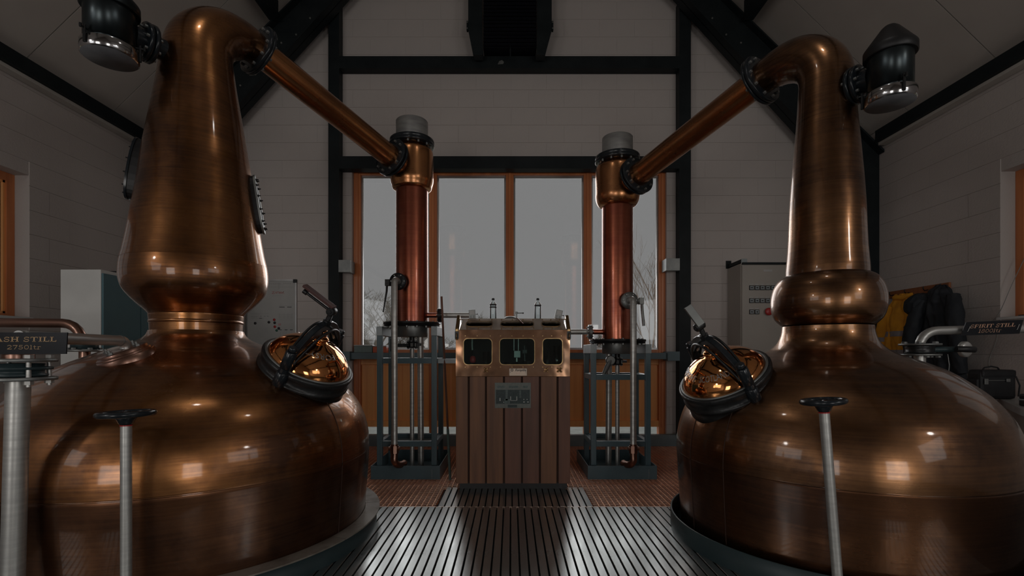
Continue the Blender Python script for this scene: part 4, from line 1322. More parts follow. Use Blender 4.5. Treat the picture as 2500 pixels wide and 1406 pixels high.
# pipes between columns and safe
def safe_pipe(which):
    L = which == 'L'
    s = 1 if L else -1
    cx = cxL if L else cxR
    R = 0.152 if L else 0.146
    zp = 1.505 if L else 1.345
    x0 = cx.x + s*(R+0.10)
    x1 = -0.385 if L else 0.480
    if not L:
        pass
    t = thing('spirit_pipe', 'steel pipe with bolted flange joining the %s column to the safe' % ('left' if L else 'right'), 'pipe', (x0, cx.y, zp))
    pts = [(0, 0, 0), ((x1-x0)*0.6, 0, 0), (x1-x0, 0, 0)]
    obj('pipe_run', MB().tube([(0.02*s, 0, 0), (x1-x0, 0, 0), (x1-x0+s*0.04, -0.02, 0), (x1-x0+s*0.055, -0.10, 0)] if not L else [(0.02*s, 0, 0), (x1-x0, 0, 0)], 0.0255, 20), 'steel', t)
    f = obj('flange', MB().lathe([(0.02, 0), (0.068, 0), (0.068, 0.014), (0.062, 0.016), (0.068, 0.018), (0.068, 0.032), (0.02, 0.032)], 32, (0.001*s, 0, 0), (s, 0, 0), cap=False), 'dull_steel' if not L else 'black_iron', t)
    bb = MB(); bolts(bb, (0.033*s, 0, 0), (s, 0, 0), 0.05, 6, 0.008, 0.016); bolts(bb, (0.001*s, 0, 0), (-s, 0, 0), 0.05, 6, 0.008, 0.012)
    obj('bolt', bb, 'dull_steel', f)
safe_pipe('L'); safe_pipe('R')
t = thing('cable_channel', 'grey horizontal channel running from the left stand to the safe', 'channel', (-0.68, 4.56, 1.045))
obj('channel_body', MB().box(0.0, 0.21, -0.02, 0.02, 0.0, 0.043, b=0.002), 'grey_plate', t)

# ================================================================== SPIRIT SAFE ON ITS TIMBER CABINET
SX0, SX1, SY0, SY1 = -0.462, 0.490, 4.10, 4.62
cab = thing('safe_cabinet', 'brown plank cabinet on a dark plinth carrying the spirit safe', 'cabinet', ((SX0+SX1)/2, SY0, 0))
cxm = (SX0+SX1)/2
W = (SX1-SX0)/2
obj('plinth', MB().box(-W+0.03, W-0.02, 0.035, 0.50, 0.0, 0.055), 'black_plastic', cab)
obj('carcass', MB().box(-W+0.012, W-0.012, 0.018, 0.505, 0.056, 0.940), 'groove', cab)
pxs = [1113, 1144, 1186, 1230, 1274, 1318, 1361, 1392]
for i in range(7):
    a = (pxs[i]-1248)/FPX*SY0 - cxm + (0.0 if i == 0 else 0.009)
    b_ = (pxs[i+1]-1248)/FPX*SY0 - cxm - (0.0 if i == 6 else 0.007)
    obj('plank', MB().box(a, b_, 0.0, 0.017, 0.052, 0.944, b=0.003), 'plank' if i in (0, 1, 2, 5) else 'plank_red', cab)
for sx in (-1, 1):
    for k in range(4):
        a = 0.019+k*0.122
        xa, xb = sorted((sx*W, sx*(W-0.011)))
        obj('plank', MB().box(xa, xb, a, a+0.117, 0.052, 0.944, b=0.003), 'plank', cab)

safe = thing('spirit_safe', 'polished copper spirit safe with three rounded glass windows and sloping glazed lid', 'spirit safe', (cxm, SY0, 0.946))
H1, H2 = 0.388, 0.492     # front height, ridge height
D1, DD = 0.17, 0.52
wins = [(1132, 1201, 826.5, 890), (1220, 1305, 826.5, 890), (1325, 1373, 826.5, 890)]
def sx_(px): return (px-1248)/FPX*SY0-cxm
def sz_(py): return CAM_Z-(py-862)/FPX*SY0-0.946
holes = [list(reversed(rrect(sx_(a), sx_(b_), sz_(d_), sz_(c_), 0.035))) for a, b_, c_, d_ in wins]
fp = plate('front_panel', [(-W, 0), (W, 0), (W, H1), (-W, H1)], holes, 0.006)
o = obj('front_panel', fp, 'copper_safe', safe); o.matrix_local = frame_mtx((0, 0.003, 0), (1, 0, 0), (0, 0, 1), (0, -1, 0))
for a, b_, c_, d_ in wins:
    rim = plate('window_rim', rrect(sx_(a)-0.004, sx_(b_)+0.004, sz_(d_)-0.004, sz_(c_)+0.004, 0.037), [list(reversed(rrect(sx_(a)+0.002, sx_(b_)-0.002, sz_(d_)+0.002, sz_(c_)-0.002, 0.033)))], 0.004)
    r_ = obj('window_rim', rim, 'brass', safe); r_.matrix_local = frame_mtx((0, -0.002, 0), (1, 0, 0), (0, 0, 1), (0, -1, 0))
    obj('window_glass', MB().box(sx_(a)-0.003, sx_(b_)+0.003, 0.007, 0.010, sz_(d_)-0.003, sz_(c_)+0.003), 'safe_glass', safe)
# top: sloping lid with three slots
sl = math.atan2(H2-H1, D1)
LL = math.hypot(H2-H1, D1)
slots = [(1137, 1200), (1223, 1303), (1325, 1369)]
hs = [list(reversed(rrect(sx_(a)-0.002, sx_(b_)+0.002, 0.055, 0.145, 0.040))) for a, b_ in slots]
lid = plate('lid', [(-W+0.03, 0), (W-0.03, 0), (W-0.045, LL), (-W+0.045, LL)], hs, 0.006)
lm = frame_mtx((0, 0.0, H1), (1, 0, 0), (0, math.cos(sl), math.sin(sl)), (0, -math.sin(sl), math.cos(sl)))
lo_ = obj('lid', lid, 'safe_lid', safe, mtx=lm)
for a, b_ in slots:
    rim = plate('slot_rim', rrect(sx_(a)-0.008, sx_(b_)+0.008, 0.049, 0.151, 0.046), [list(reversed(rrect(sx_(a)-0.003, sx_(b_)+0.003, 0.054, 0.146, 0.041)))], 0.004)
    r_ = obj('slot_rim', rim, 'brass', lo_); r_.location = (0, 0, 0.005)
    g_ = obj('slot_glass', MB().box(sx_(a)-0.003, sx_(b_)+0.003, 0.052, 0.148, -0.008, -0.004), 'safe_glass', lo_)
bb = MB()
for px in (1140, 1168, 1199, 1224, 1251, 1278, 1303, 1327, 1348, 1370):
    for v in (0.022, 0.176):
        bb.piece(bolt_mesh(0.006, 0.006, 0, 'brass'), Matrix.Translation((sx_(px), v, 0.003)))
obj('screw', bb, 'brass', lo_)
bb = MB()
for py, h in ((820, 0), (896, 0)):
    for px in (1136, 1165, 1197, 1222, 1250, 1277, 1302, 1325, 1347, 1370):
        bb.piece(bolt_mesh(0.0055, 0.006, 0, 'brass'), frame_mtx(Vector((sx_(px), 0, sz_(py))), *basis((0, -1, 0))))
obj('screw', bb, 'brass', safe)
# ends, back, base, dark inside
for sx in (-1, 1):
    xa, xb = sorted((sx*W, sx*(W-0.006)))
    poly = [(0.006, 0), (DD, 0), (DD, H1), (DD-D1, H2), (D1, H2), (0.006, H1)]
    obj('end_panel', MB().prism(poly, xa, xb, 'YZ'), 'copper_safe', safe)
    # cast scroll bracket standing proud of the end of the lid
    br = MB().prism([(-0.012, H1-0.085), (0.03, H1-0.085), (0.05, H1-0.01), (0.15, H2-0.03), (0.19, H2+0.02), (0.13, H2+0.03), (0.06, H1+0.07), (-0.012, H1+0.01)], *sorted((sx*(W-0.022), sx*(W+0.004))), 'YZ')
    o = obj('scroll_bracket', br, 'brass', safe)
    bv = o.modifiers.new('bevel', 'BEVEL'); bv.width = 0.005; bv.segments = 2
    lk = MB().box(*sorted((sx*(W-0.026), sx*(W+0.006))), -0.022, 0.0, H1-0.075, H1-0.012, b=0.004)
    obj('hasp', lk, 'black_iron', safe)
    lk = MB().tube([(sx*(W-0.01), -0.02, H1-0.03), (sx*(W-0.01), -0.045, H1-0.04), (sx*(W-0.01), -0.045, H1-0.07), (sx*(W-0.01), -0.02, H1-0.08)], 0.004, 8)
    obj('padlock_loop', lk, 'brass', safe)
obj('back_panel', MB().box(-W+0.007, W-0.007, DD-0.006, DD, 0, H1), 'copper_safe', safe)
obj('base_plate', MB().box(-W+0.007, W-0.007, 0.010, DD-0.007, 0.0, 0.006), 'copper_safe', safe)
obj('ridge_plate', MB().box(-W+0.02, W-0.02, D1, DD-D1, H2-0.004, H2), 'copper_safe', safe)
obj('rear_lid', MB().add([(-W+0.03, DD-D1, H2), (W-0.03, DD-D1, H2), (W-0.03, DD, H1), (-W+0.03, DD, H1), (-W+0.03, DD-D1, H2-0.004), (W-0.03, DD-D1, H2-0.004), (W-0.03, DD, H1-0.004), (-W+0.03, DD, H1-0.004)], [(0, 1, 2, 3), (7, 6, 5, 4), (0, 4, 5, 1), (2, 6, 7, 3), (1, 5, 6, 2), (3, 7, 4, 0)]), 'copper_safe', safe)
obj('inner_liner', MB().box(-W+0.008, W-0.008, 0.30, 0.305, 0.007, H1-0.01), 'under', safe)
# glass bowls, jars and spouts inside
def jar(x, y, r, h, z=0.007, m='clear_glass'):
    return obj('glass_jar', MB().lathe([(0.0, z), (r, z), (r, z+h), (r-0.003, z+h), (r-0.003, z+0.004), (0, z+0.004)], 28, (x, y, 0), cap=False), m, safe)
jar(sx_(1148), 0.10, 0.05, 0.10); jar(sx_(1185), 0.14, 0.03, 0.20)
jar(sx_(1247), 0.11, 0.06, 0.11); jar(sx_(1290), 0.10, 0.045, 0.12); jar(sx_(1362), 0.10, 0.03, 0.25); jar(sx_(1338), 0.13, 0.035, 0.2)
obj('red_float', MB().lathe(smooth_prof([(0.0, 0), (0.02, 0.005), (0.026, 0.03), (0.018, 0.055), (0.0, 0.062)], 4), 20, (sx_(1152), 0.10, 0.11)), 'red', safe)
obj('spout', MB().tube([(sx_(1150), 0.13, 0.37), (sx_(1150), 0.11, 0.27), (sx_(1151), 0.10, 0.22)], 0.008, 10), 'steel', safe)
sp = obj('swing_spout', MB().box(sx_(1255), sx_(1271), 0.08, 0.12, 0.155, 0.215, b=0.004), 'dull_steel', safe)
for px in (1255, 1266):
    obj('spout_rod', MB().cyl((sx_(px), 0.10, 0.216), (sx_(px), 0.10, 0.37), 0.004, 8), 'steel', sp)
obj('spout_tip', MB().cyl((sx_(1262), 0.10, 0.12), (sx_(1262), 0.10, 0.154), 0.008, 10), 'steel', sp)
obj('inner_tap', MB().cyl((sx_(1282), 0.11, 0.125), (sx_(1282), 0.11, 0.26), 0.012, 12).box(sx_(1276), sx_(1288), 0.09, 0.12, 0.19, 0.225, b=0.004), 'black_iron', safe)
# cross handles below the windows
for px in (1186, 1333, 1366):
    k = obj('cross_handle', MB().lathe([(0.008, 0), (0.011, 0.012), (0.011, 0.03), (0.006, 0.036), (0.0, 0.037)], 16, (sx_(px), -0.001, sz_(903)), (0, -1, 0)), 'brass', safe)
    for j in range(4):
        a = PI/4+j*PI/2
        q = Vector((math.cos(a), 0, math.sin(a)))
        c_ = Vector((sx_(px), -0.024, sz_(903)))
        obj('handle_arm', MB().tube([c_+q*0.008, c_+q*0.016, c_+q*0.022, c_+q*0.026], [0.0045, 0.0045, 0.0075, 0.003], 8), 'brass', k)
# maker's plate
mp = obj('maker_plate', MB().box(sx_(1243), sx_(1287), -0.0035, -0.0005, 0.004, sz_(899), b=0.0008), 'safe_lid', safe)
fr = plate('plate_border', [(sx_(1243), 0.004), (sx_(1287), 0.004), (sx_(1287), sz_(899)), (sx_(1243), sz_(899))], [[(sx_(1243)+0.002, sz_(899)-0.002), (sx_(1287)-0.002, sz_(899)-0.002), (sx_(1287)-0.002, 0.006), (sx_(1243)+0.002, 0.006)]], 0.0008)
o = obj('plate_border', fr, 'ink', mp, mtx=frame_mtx((0, -0.0042, 0), (1, 0, 0), (0, 0, 1), (0, -1, 0)))
tm = text_mesh('Forsyths', 0.0265, 0.0004, 0.35, 0.0008)
obj('lettering', tm, 'ink', mp, mtx=frame_mtx((sx_(1270.5), -0.0042, sz_(903.5)), (1, 0, 0), (0, 0, 1), (0, -1, 0)))
obj('round_emblem', MB().lathe([(0.0075, 0), (0.0075, 0.0008), (0.0115, 0.0008), (0.0115, 0)], 24, (sx_(1250), -0.0036, sz_(903.5)), (0, -1, 0), cap=False).box(sx_(1250)-0.008, sx_(1250)+0.008, -0.0044, -0.0036, sz_(903.5)-0.0015, sz_(903.5)+0.0015), 'ink', mp)
tm = text_mesh('ROTHES', 0.011, 0.0003)
tm = None
rl = MB()
for k, w_ in enumerate((0.006, 0.004, 0.007, 0.004)):
    rl.box(sx_(1260)+k*0.010, sx_(1260)+k*0.010+w_, -0.0042, -0.0036, sz_(911.5)-0.0015, sz_(911.5)+0.0015)
tag(obj('small_lettering', rl, 'red_ink', mp), kind='stuff')
bb = MB()
for px, py in ((1245.8, 908.5), (1283.5, 908)):
    bb.piece(bolt_mesh(0.0045, 0.004, 0, 'dull_steel'), frame_mtx(Vector((sx_(px), -0.0036, sz_(py))), *basis((0, -1, 0))))
obj('screw', bb, 'brass', mp)

# things on the safe
def on_safe(px, Y): return (px-1248)/FPX*Y
Yb = SY0+0.24
ZT = 0.946+H2
def bottle(px, label, bands):
    x = on_safe(px, Yb)
    t = thing('sample_bottle', label, 'bottle', (x, Yb, ZT), 'glass bottles on the safe')
    pr = [(0.0, 0.0), (0.027, 0.0), (0.029, 0.004), (0.029, 0.125), (0.024, 0.142), (0.011, 0.155), (0.0105, 0.172)]
    obj('glass_body', MB().lathe(pr, 32, cap=False), 'clear_glass', t)
    obj('stopper', MB().lathe([(0.0125, 0.170), (0.013, 0.172), (0.013, 0.184), (0.009, 0.187), (0, 0.187)], 20), 'black_plastic', t)
    for z in bands:
        obj('dark_band', MB().lathe([(0.0295, z), (0.0303, z+0.001), (0.0303, z+0.008), (0.0295, z+0.009)], 32, cap=False), 'ink', t)
bottle(1204, 'clear glass bottle with two dark bands, left of the window mullion on the safe', (0.103, 0.126))
bottle(1313, 'clear glass bottle with one dark band, right of the window mullion on the safe', (0.118,))
for px, nm, lean in ((1154, 'left', 0.05), (1361, 'right', 0.22)):
    x = on_safe(px, Yb-0.02)
    t = thing('display_box', 'small grey thermometer display box at the %s end of the safe top' % nm, 'display', (x, Yb-0.02, ZT))
    t.rotation_euler = (0, lean if nm == 'right' else -0.06, 0)
    obj('housing', MB().box(-0.030, 0.030, -0.018, 0.018, 0.002, 0.083, b=0.005), 'dull_steel', t)
    obj('screen', MB().box(-0.021, 0.021, -0.0205, -0.0185, 0.040, 0.076, b=0.001), 'board', t)
    bb = MB()
    for u in (-0.013, 0.013):
        for v in (0.014, 0.026):
            bb.piece(bolt_mesh(0.0035, 0.002, 0, 'ink'), frame_mtx(Vector((u, -0.0182, v)), *basis((0, -1, 0))))
    obj('button', bb, 'ink', t)
    obj('probe_knob', MB().cyl((0.030, 0, 0.042), (0.044, 0, 0.042), 0.003, 8).cyl((0.042, 0, 0.042), (0.048, 0, 0.042), 0.006, 10), 'black_iron', t)
x = on_safe(1246, Yb+0.02)
t = tag(obj('dome_vent', MB().lathe(smooth_prof([(0.062, 0), (0.056, 0.014), (0.036, 0.027), (0.0, 0.031)], 4), 32), 'dull_steel', loc=(x, Yb+0.03, ZT)), 'low grey domed cap on top of the safe before the central mullion', 'cap')
x = on_safe(1261, Yb-0.05)
t = thing('swing_lever', 'small steel tap with a ball-ended lever standing on the safe lid', 'tap', (x, Yb-0.07, ZT))
obj('stem', MB().cyl((0, 0, 0.0), (0, 0, 0.055), 0.006, 12).cyl((0, 0, 0.042), (0, 0, 0.062), 0.009, 12), 'dull_steel', t)
obj('lever_arm', MB().cyl((0, 0, 0.050), (0.055, 0, 0.050), 0.0035, 10).lathe([(0.0, -0.007), (0.006, -0.004), (0.007, 0), (0.006, 0.004), (0, 0.007)], 12, (0.057, 0, 0.05), (1, 0, 0)), 'black_iron', t)
obj('front_spout', MB().cyl((0.004, -0.01, 0.006), (0.055, -0.105, -0.050), 0.005, 10), 'copper_pipe', t)

# printed picture of the safe fixed on the planks
P0, P1 = at(1208, 996, SY0), at(1296, 934, SY0)
pc = thing('picture_panel', 'small printed picture of a safe fixed on the brown planks', 'picture', ((P0.x+P1.x)/2, SY0-0.004, P0.z))
pw, ph = (P1.x-P0.x)/2, P1.z-P0.z
def ui(u): return -pw+2*pw*u
obj('backing', MB().box(-pw, pw, 0, 0.0038, 0, ph, b=0.001), 'print_light', pc)
def flat(name, poly, m, off=0.0004):
    return obj(name, MB().prism([(ui(u), v*ph) for u, v in poly], -off-0.0004, -off+0.0002), m, pc)
def bxp(u0, u1, v0, v1): return [(u0, v0), (u1, v0), (u1, v1), (u0, v1)]
flat('printed_body', bxp(0.03, 0.97, 0.17, 0.72), 'print_dark')
for u0, u1 in ((0.06, 0.28), (0.38, 0.66), (0.77, 0.92)):
    flat('printed_slot', [(u0+0.02, 0.79), (u1-0.02, 0.79), (u1, 0.84), (u1-0.02, 0.88), (u0+0.03, 0.88), (u0, 0.84)], 'print_mid')
for q in ((0.30, 0.36, 0.30, 0.72), (0.68, 0.73, 0.40, 0.70), (0.27, 0.42, 0.18, 0.36)):
    flat('printed_panel', bxp(*q), 'print_mid', 0.0012)
for q in ((0.43, 0.45, 0.30, 0.46), (0.60, 0.62, 0.30, 0.46), (0.13, 0.16, 0.28, 0.40), (0.45, 0.60, 0.29, 0.305)):
    flat('printed_jar', bxp(*q), 'white_dot', 0.0012)
for q in ((0.79, 0.82, 0.33, 0.36), (0.88, 0.91, 0.33, 0.36), (0.79, 0.83, 0.22, 0.26), (0.90, 0.94, 0.22, 0.26), (0.24, 0.26, 0.21, 0.25)):
    flat('printed_mark', bxp(*q), 'white_dot', 0.0012)
flat('printed_foot', bxp(0.36, 0.62, 0.02, 0.13), 'print_dark')

# ================================================================== VALVES, PIPES AND SIGNS ON THE STILLS
# left: bare steel feed pipe on the near shoulder
top_l = NZW + Vector((0, 0, 0.04))
t = thing('feed_pipe', 'grey steel pipe bending down onto the oval plate of the left still', 'pipe', top_l)
e = Vector((-1.985, 1.98, 1.205)) - top_l
k = 0.085
zt_ = 1.205 - top_l.z
dirh = Vector((e.x, e.y, 0)).normalized()
pts = [Vector((0, 0, -0.0))]
for i in range(7):
    a = PI/2*i/6
    pts.append(dirh*(zt_*0.9*(1-math.cos(a))) + Vector((0, 0, zt_*(0.1+0.9*math.sin(a)))))
pts.append(dirh*0.3+Vector((0, 0, zt_)))
pts.append(e - dirh*0.0)
obj('pipe_run', MB().tube(pts, 0.0262, 24), 'steel', t)
obj('weld_ring', MB().lathe([(0.026, 0), (0.0285, 0.002), (0.026, 0.004)], 24, dirh*(zt_*0.95)+Vector((0, 0, zt_)), dirh, cap=False), 'dull_steel', t)
# left: near riser with butterfly valve
t = thing('riser_pipe', 'vertical steel pipe topped by a bolted black valve beside the left still', 'pipe', (-1.985, 1.98, 0))
lean = Vector((-0.03, 0, 0))
zf = at(45, 925, 1.98).z
zg = at(45, 880, 1.98).z
obj('riser', MB().tube([lean+Vector((0, 0, -0.0)), Vector((0, 0, zf))], 0.0385, 28), 'steel', t)
for z in (zf-0.006, zg-0.006):
    f = obj('valve_flange', MB().lathe([(0.02, 0), (0.117, 0), (0.119, 0.002), (0.119, 0.012), (0.117, 0.014), (0.02, 0.014)], 40, (0, 0, z), cap=False), 'dull_steel', t)
vb = obj('valve_body', MB().lathe([(0.02, 0.010), (0.085, 0.010), (0.09, 0.016), (0.078, 0.024), (0.078, 0.035), (0.105, 0.038), (0.105, 0.048), (0.078, 0.051), (0.08, 0.062), (0.02, 0.064)], 40, (0, 0, zf), cap=False), 'skirt', t)
for i in range(4):
    a = math.radians(-28+90*i)
    p = Vector((0.096*math.cos(a), 0.096*math.sin(a), 0))
    obj('tie_bolt', MB().cyl(p+Vector((0, 0, zf-0.03)), p+Vector((0, 0, zg+0.022)), 0.0085, 12)
        .lathe([(0.0165, 0), (0.0165, 0.014)], 6, p+Vector((0, 0, zg+0.009)), smooth=False).lathe([(0.0165, 0), (0.0165, 0.014)], 6, p+Vector((0, 0, zf-0.021)), smooth=False), 'steel', t)
obj('upper_socket', MB().lathe([(0.05, 0), (0.05, 0.018), (0.044, 0.05), (0.036, 0.06)], 32, (0, 0, zg+0.008), cap=False), 'copper_pipe', t)
obj('top_bend', MB().tube([(0, 0, zg+0.06), (0, 0.0, 1.17), (0.0, 0.01, 1.20), (0.0, 0.03, 1.205)], 0.03, 20), 'steel', t)
# left: copper pipe behind the shoulder
t = thing('copper_pipe', 'copper pipe bending down behind the left still shoulder near the lockers', 'pipe', (-2.69, 3.10, 0.95))
def L_(v): return Vector(v)-Vector((-2.69, 3.10, 0.95))
zc = at(100, 789, 3.10).z
pts = [(-4.1, 3.10, zc+0.008), (-3.2, 3.10, zc+0.003), (-2.83, 3.10, zc-0.0)]
for i in range(1, 6):
    a = PI/2*i/5
    pts.append((-2.83+0.12*math.sin(a), 3.10, zc-0.11*(1-math.cos(a))))
pts += [(-2.69, 3.10, zc-0.14), (-2.69, 3.10, 1.235)]
obj('pipe_run', MB().tube([L_(p) for p in pts], 0.029, 24), 'copper_pipe', t)
for z in (at(205, 826, 3.1).z, at(205, 856, 3.1).z):
    f = obj('flange', MB().lathe([(0.02, -0.007), (0.098, -0.007), (0.098, 0.007), (0.02, 0.007)], 36, L_((-2.69, 3.10, z)), cap=False), 'dull_steel', t)
    bb = MB(); bolts(bb, L_((-2.69, 3.10, z+0.007)), (0, 0, 1), 0.078, 6, 0.013, 0.012)
    obj('bolt', bb, 'steel', f)
obj('valve_body', MB().lathe([(0.03, -0.03), (0.07, -0.028), (0.07, 0.028), (0.03, 0.03)], 30, L_((-2.69, 3.10, (at(205, 841, 3.1).z)))), 'skirt', t)
obj('lower_stub', MB().cyl((0, 0, 0.0), L_((-2.69, 3.10, at(205, 857, 3.1).z)), 0.03, 20), 'copper_pipe', t)
# right: pipe with valve and gear box
cR = Vector((2.66, 3.20, 0.95))
t = thing('copper_pipe', 'grey and copper pipe with a bolted valve behind the right still shoulder', 'pipe', cR)
def R_(v): return Vector(v)-cR
zc = at(2350, 807, 3.20).z
pts = [R_((2.66, 3.20, at(2250, 838, 3.2).z))]
for i in range(7):
    a = PI/2*i/6
    pts.append(R_((2.66+0.12*(1-math.cos(a)), 3.20, zc-0.10+0.10*math.sin(a))))
pts += [R_((3.2, 3.20, zc+0.01)), R_((4.40, 3.20, zc+0.03))]
obj('pipe_run', MB().tube(pts, 0.0275, 24), 'steel', t)
for py in (841, 866):
    z = at(2250, py, 3.20).z
    f = obj('flange', MB().lathe([(0.02, -0.006), (0.112, -0.006), (0.112, 0.006), (0.02, 0.006)], 40, R_((2.66, 3.20, z)), cap=False), 'dull_steel', t)
    bb = MB(); bolts(bb, R_((2.66, 3.20, z+(0.006 if py == 841 else -0.006))), (0, 0, 1 if py == 841 else -1), 0.09, 6, 0.015, 0.013, phase=0.3)
    obj('bolt', bb, 'steel', f)
zm = at(2250, 853, 3.2).z
vb = obj('valve_body', MB().lathe([(0.03, -0.026), (0.082, -0.024), (0.076, -0.012), (0.076, 0.012), (0.082, 0.024), (0.03, 0.026)], 36, R_((2.66, 3.20, zm))), 'black_iron', t)
obj('valve_spindle', MB().cyl(R_((2.72, 3.16, zm)), R_((2.85, 3.10, zm)), 0.018, 16), 'skirt', t)
gb = obj('gear_disc', MB().lathe([(0.0, 0.0), (0.046, 0.0), (0.05, 0.004), (0.05, 0.022), (0.044, 0.03), (0.02, 0.034), (0, 0.034)], 32, R_((2.845, 3.10, zm)), (0.25, -0.95, 0)), 'steel', t)
obj('lever_stub', MB().cyl(R_((2.77, 3.06, zm+0.002)), R_((2.875, 3.045, zm-0.002)), 0.019, 16, bev=0.003), 'black_plastic', t)
obj('lower_stub', MB().cyl((0, 0, 0.0), R_((2.66, 3.20, at(2250, 866, 3.2).z)), 0.032, 20), 'steel', t)
ln = MB().tube([R_((2.78, 3.13, zm-0.03)), R_((2.79, 3.13, zm-0.10)), R_((2.785, 3.13, zm-0.16))], 0.0022, 6)
obj('chain', ln, 'dull_steel', t)

def sign(label, pts_px, Y, rot, lines, name='still_sign', brackets=False):
    """pts_px: tl, tr, br, bl"""
    P = [at(a, b_, Y) for a, b_ in pts_px]
    c_ = sum(P, Vector())/4
    t = thing(name, label, 'sign', c_)
    poly = [(p.x-c_.x, p.z-c_.z) for p in P]
    obj('plate', MB().prism(poly, -0.0025, 0.0025), 'sign', t)
    tl, tr, br, bl = [Vector((p.x-c_.x, 0, p.z-c_.z)) for p in P]
    def m2(u, v):   # 0..1 across, 0..1 up
        return bl.lerp(br, u).lerp(tl.lerp(tr, u), v)
    for s, u0, u1, v0, v1, mm in lines:
        k = MB()
        slab_text(k, s, u0, v0, v1-v0, u1-u0, 0, Matrix.Identity(4))
        asp = (tr-tl).length/(tl-bl).length
        k = MB()
        slab_text(k, s, u0*asp, v0, v1-v0, (u1-u0)*asp, 0, Matrix.Identity(4))
        k.v = [tuple(m2(x/asp, z)+Vector((0, -0.0029, 0))) for x, y, z in k.v]
        me = bpy.data.meshes.new('lettering'); me.from_pydata(k.v, [], k.f); me.materials.append(M[mm])
        obj('lettering', me, None, t)
    if brackets:
        for u in (0.08, 0.93):
            obj('cable_tie', MB().tube([m2(u, 0.30)+Vector((0, -0.003, 0)), m2(u, 0.32)+Vector((0, -0.006, 0)), m2(u+0.008, 0.62)+Vector((0, -0.006, 0)), m2(u+0.022, 0.68)+Vector((0, -0.003, 0))], 0.0022, 6), 'wire', t)
    return t
sign('black sign with gold lettering on the left still pipe', [(-44, 811.5), (165.5, 811.5), (162.5, 864), (-47, 865)], 1.915, 0,
     [('WASH STILL', 0.040, 0.885, 0.575, 0.795, 'gold'), ('2750ltr', 0.305, 0.71, 0.225, 0.415, 'gold')])
sign('black slanted sign with copper lettering on the right still pipe', [(2358, 786.5), (2498, 780.5), (2488, 814.5), (2345.5, 819.5)], 3.14, 0,
     [('SPIRIT STILL', 0.10, 0.885, 0.53, 0.80, 'copper_letter'), ('1800ltr', 0.27, 0.67, 0.17, 0.43, 'copper_letter')], brackets=True)

# hand wheels on their spindles
def hand_wheel(label, px, py, Y, r, bottom, tilt):
    w0 = at(px, py, Y)
    t = thing('hand_wheel', label, 'hand wheel', (w0.x+bottom, w0.y, 0))
    b_ = Vector((0, 0, 0)); top = Vector((-bottom, 0, w0.z))
    dr = (top-b_).normalized()
    obj('spindle', MB().cyl(b_, top-dr*0.045, 0.0205, 24), 'steel', t)
    obj('collar_ring', MB().cyl(top-dr*0.050, top-dr*0.045, 0.022, 24), 'red', t)
    hub = obj('hub', MB().lathe([(0.018, -0.045), (0.026, -0.040), (0.034, -0.022), (0.040, -0.016), (0.032, -0.006), (0.026, 0.004), (0.012, 0.008), (0, 0.008)], 32, top, dr), 'black_gloss', t)
    x, y, d = basis(dr)
    n2 = (dr + Vector((tilt, 0.02, 0))).normalized()
    x, y, d = basis(n2)
    R = r-0.013
    ring = [top+(x*math.cos(2*PI*i/48)+y*math.sin(2*PI*i/48))*R for i in range(48)]
    obj('rim', MB().tube(ring, 0.0125, 14, closed=True), 'black_gloss', t)
    for k in range(3):
        a = PI/2+0.25+2*PI*k/3
        q = x*math.cos(a)+y*math.sin(a)
        obj('spoke', MB().tube([top+q*0.015+Vector((0, 0, -0.002)), top+q*0.06+Vector((0, 0, -0.006)), top+q*(R-0.006)], [0.013, 0.010, 0.011], 10), 'black_gloss', t)
hand_wheel('black hand wheel on an upright spindle before the left still', 308, 1010, 2.03, 0.106, 0.0, -0.03)
hand_wheel('black hand wheel on a leaning spindle before the right still', 2010, 980, 2.13, 0.092, 0.075, 0.0)

# leaning dip stick
a = at(1078, 724, 4.62); b_ = at(1099, 1132, 4.42)
bt = Vector((b_.x, b_.y, 0.001))
t = thing('dip_stick', 'thin brown rod with a green lower end leaning on the left stand', 'rod', bt)
mid = bt.lerp(a, 0.27)
obj('upper_rod', MB().cyl(mid-bt, a-bt, 0.010, 8, smooth=False), 'plank_red', t)
obj('lower_rod', MB().cyl((0, 0, 0), mid-bt, 0.012, 8, smooth=False), 'teal_box', t)

# boxes on the window rail
t = thing('switch_box', 'grey-green box on the window rail beside the left jamb', 'box', (at(889, 850, 6.22).x, 6.22, 1.146))
obj('housing', MB().box(-0.115, 0.115, -0.045, 0.045, 0.0, 0.085, b=0.005), 'teal_box', t)
obj('lid', MB().box(-0.118, 0.118, -0.048, 0.048, 0.0855, 0.097, b=0.003), 'board', t)
t = thing('tool_box', 'orange-red box on the window rail behind the left stand', 'box', (at(929, 850, 6.22).x, 6.22, 1.146))
obj('housing', MB().box(-0.085, 0.085, -0.045, 0.045, 0.0, 0.075, b=0.005), 'red_orange', t)
obj('lid', MB().box(-0.085, 0.085, -0.047, 0.047, 0.0755, 0.09, b=0.003), 'counter', t)

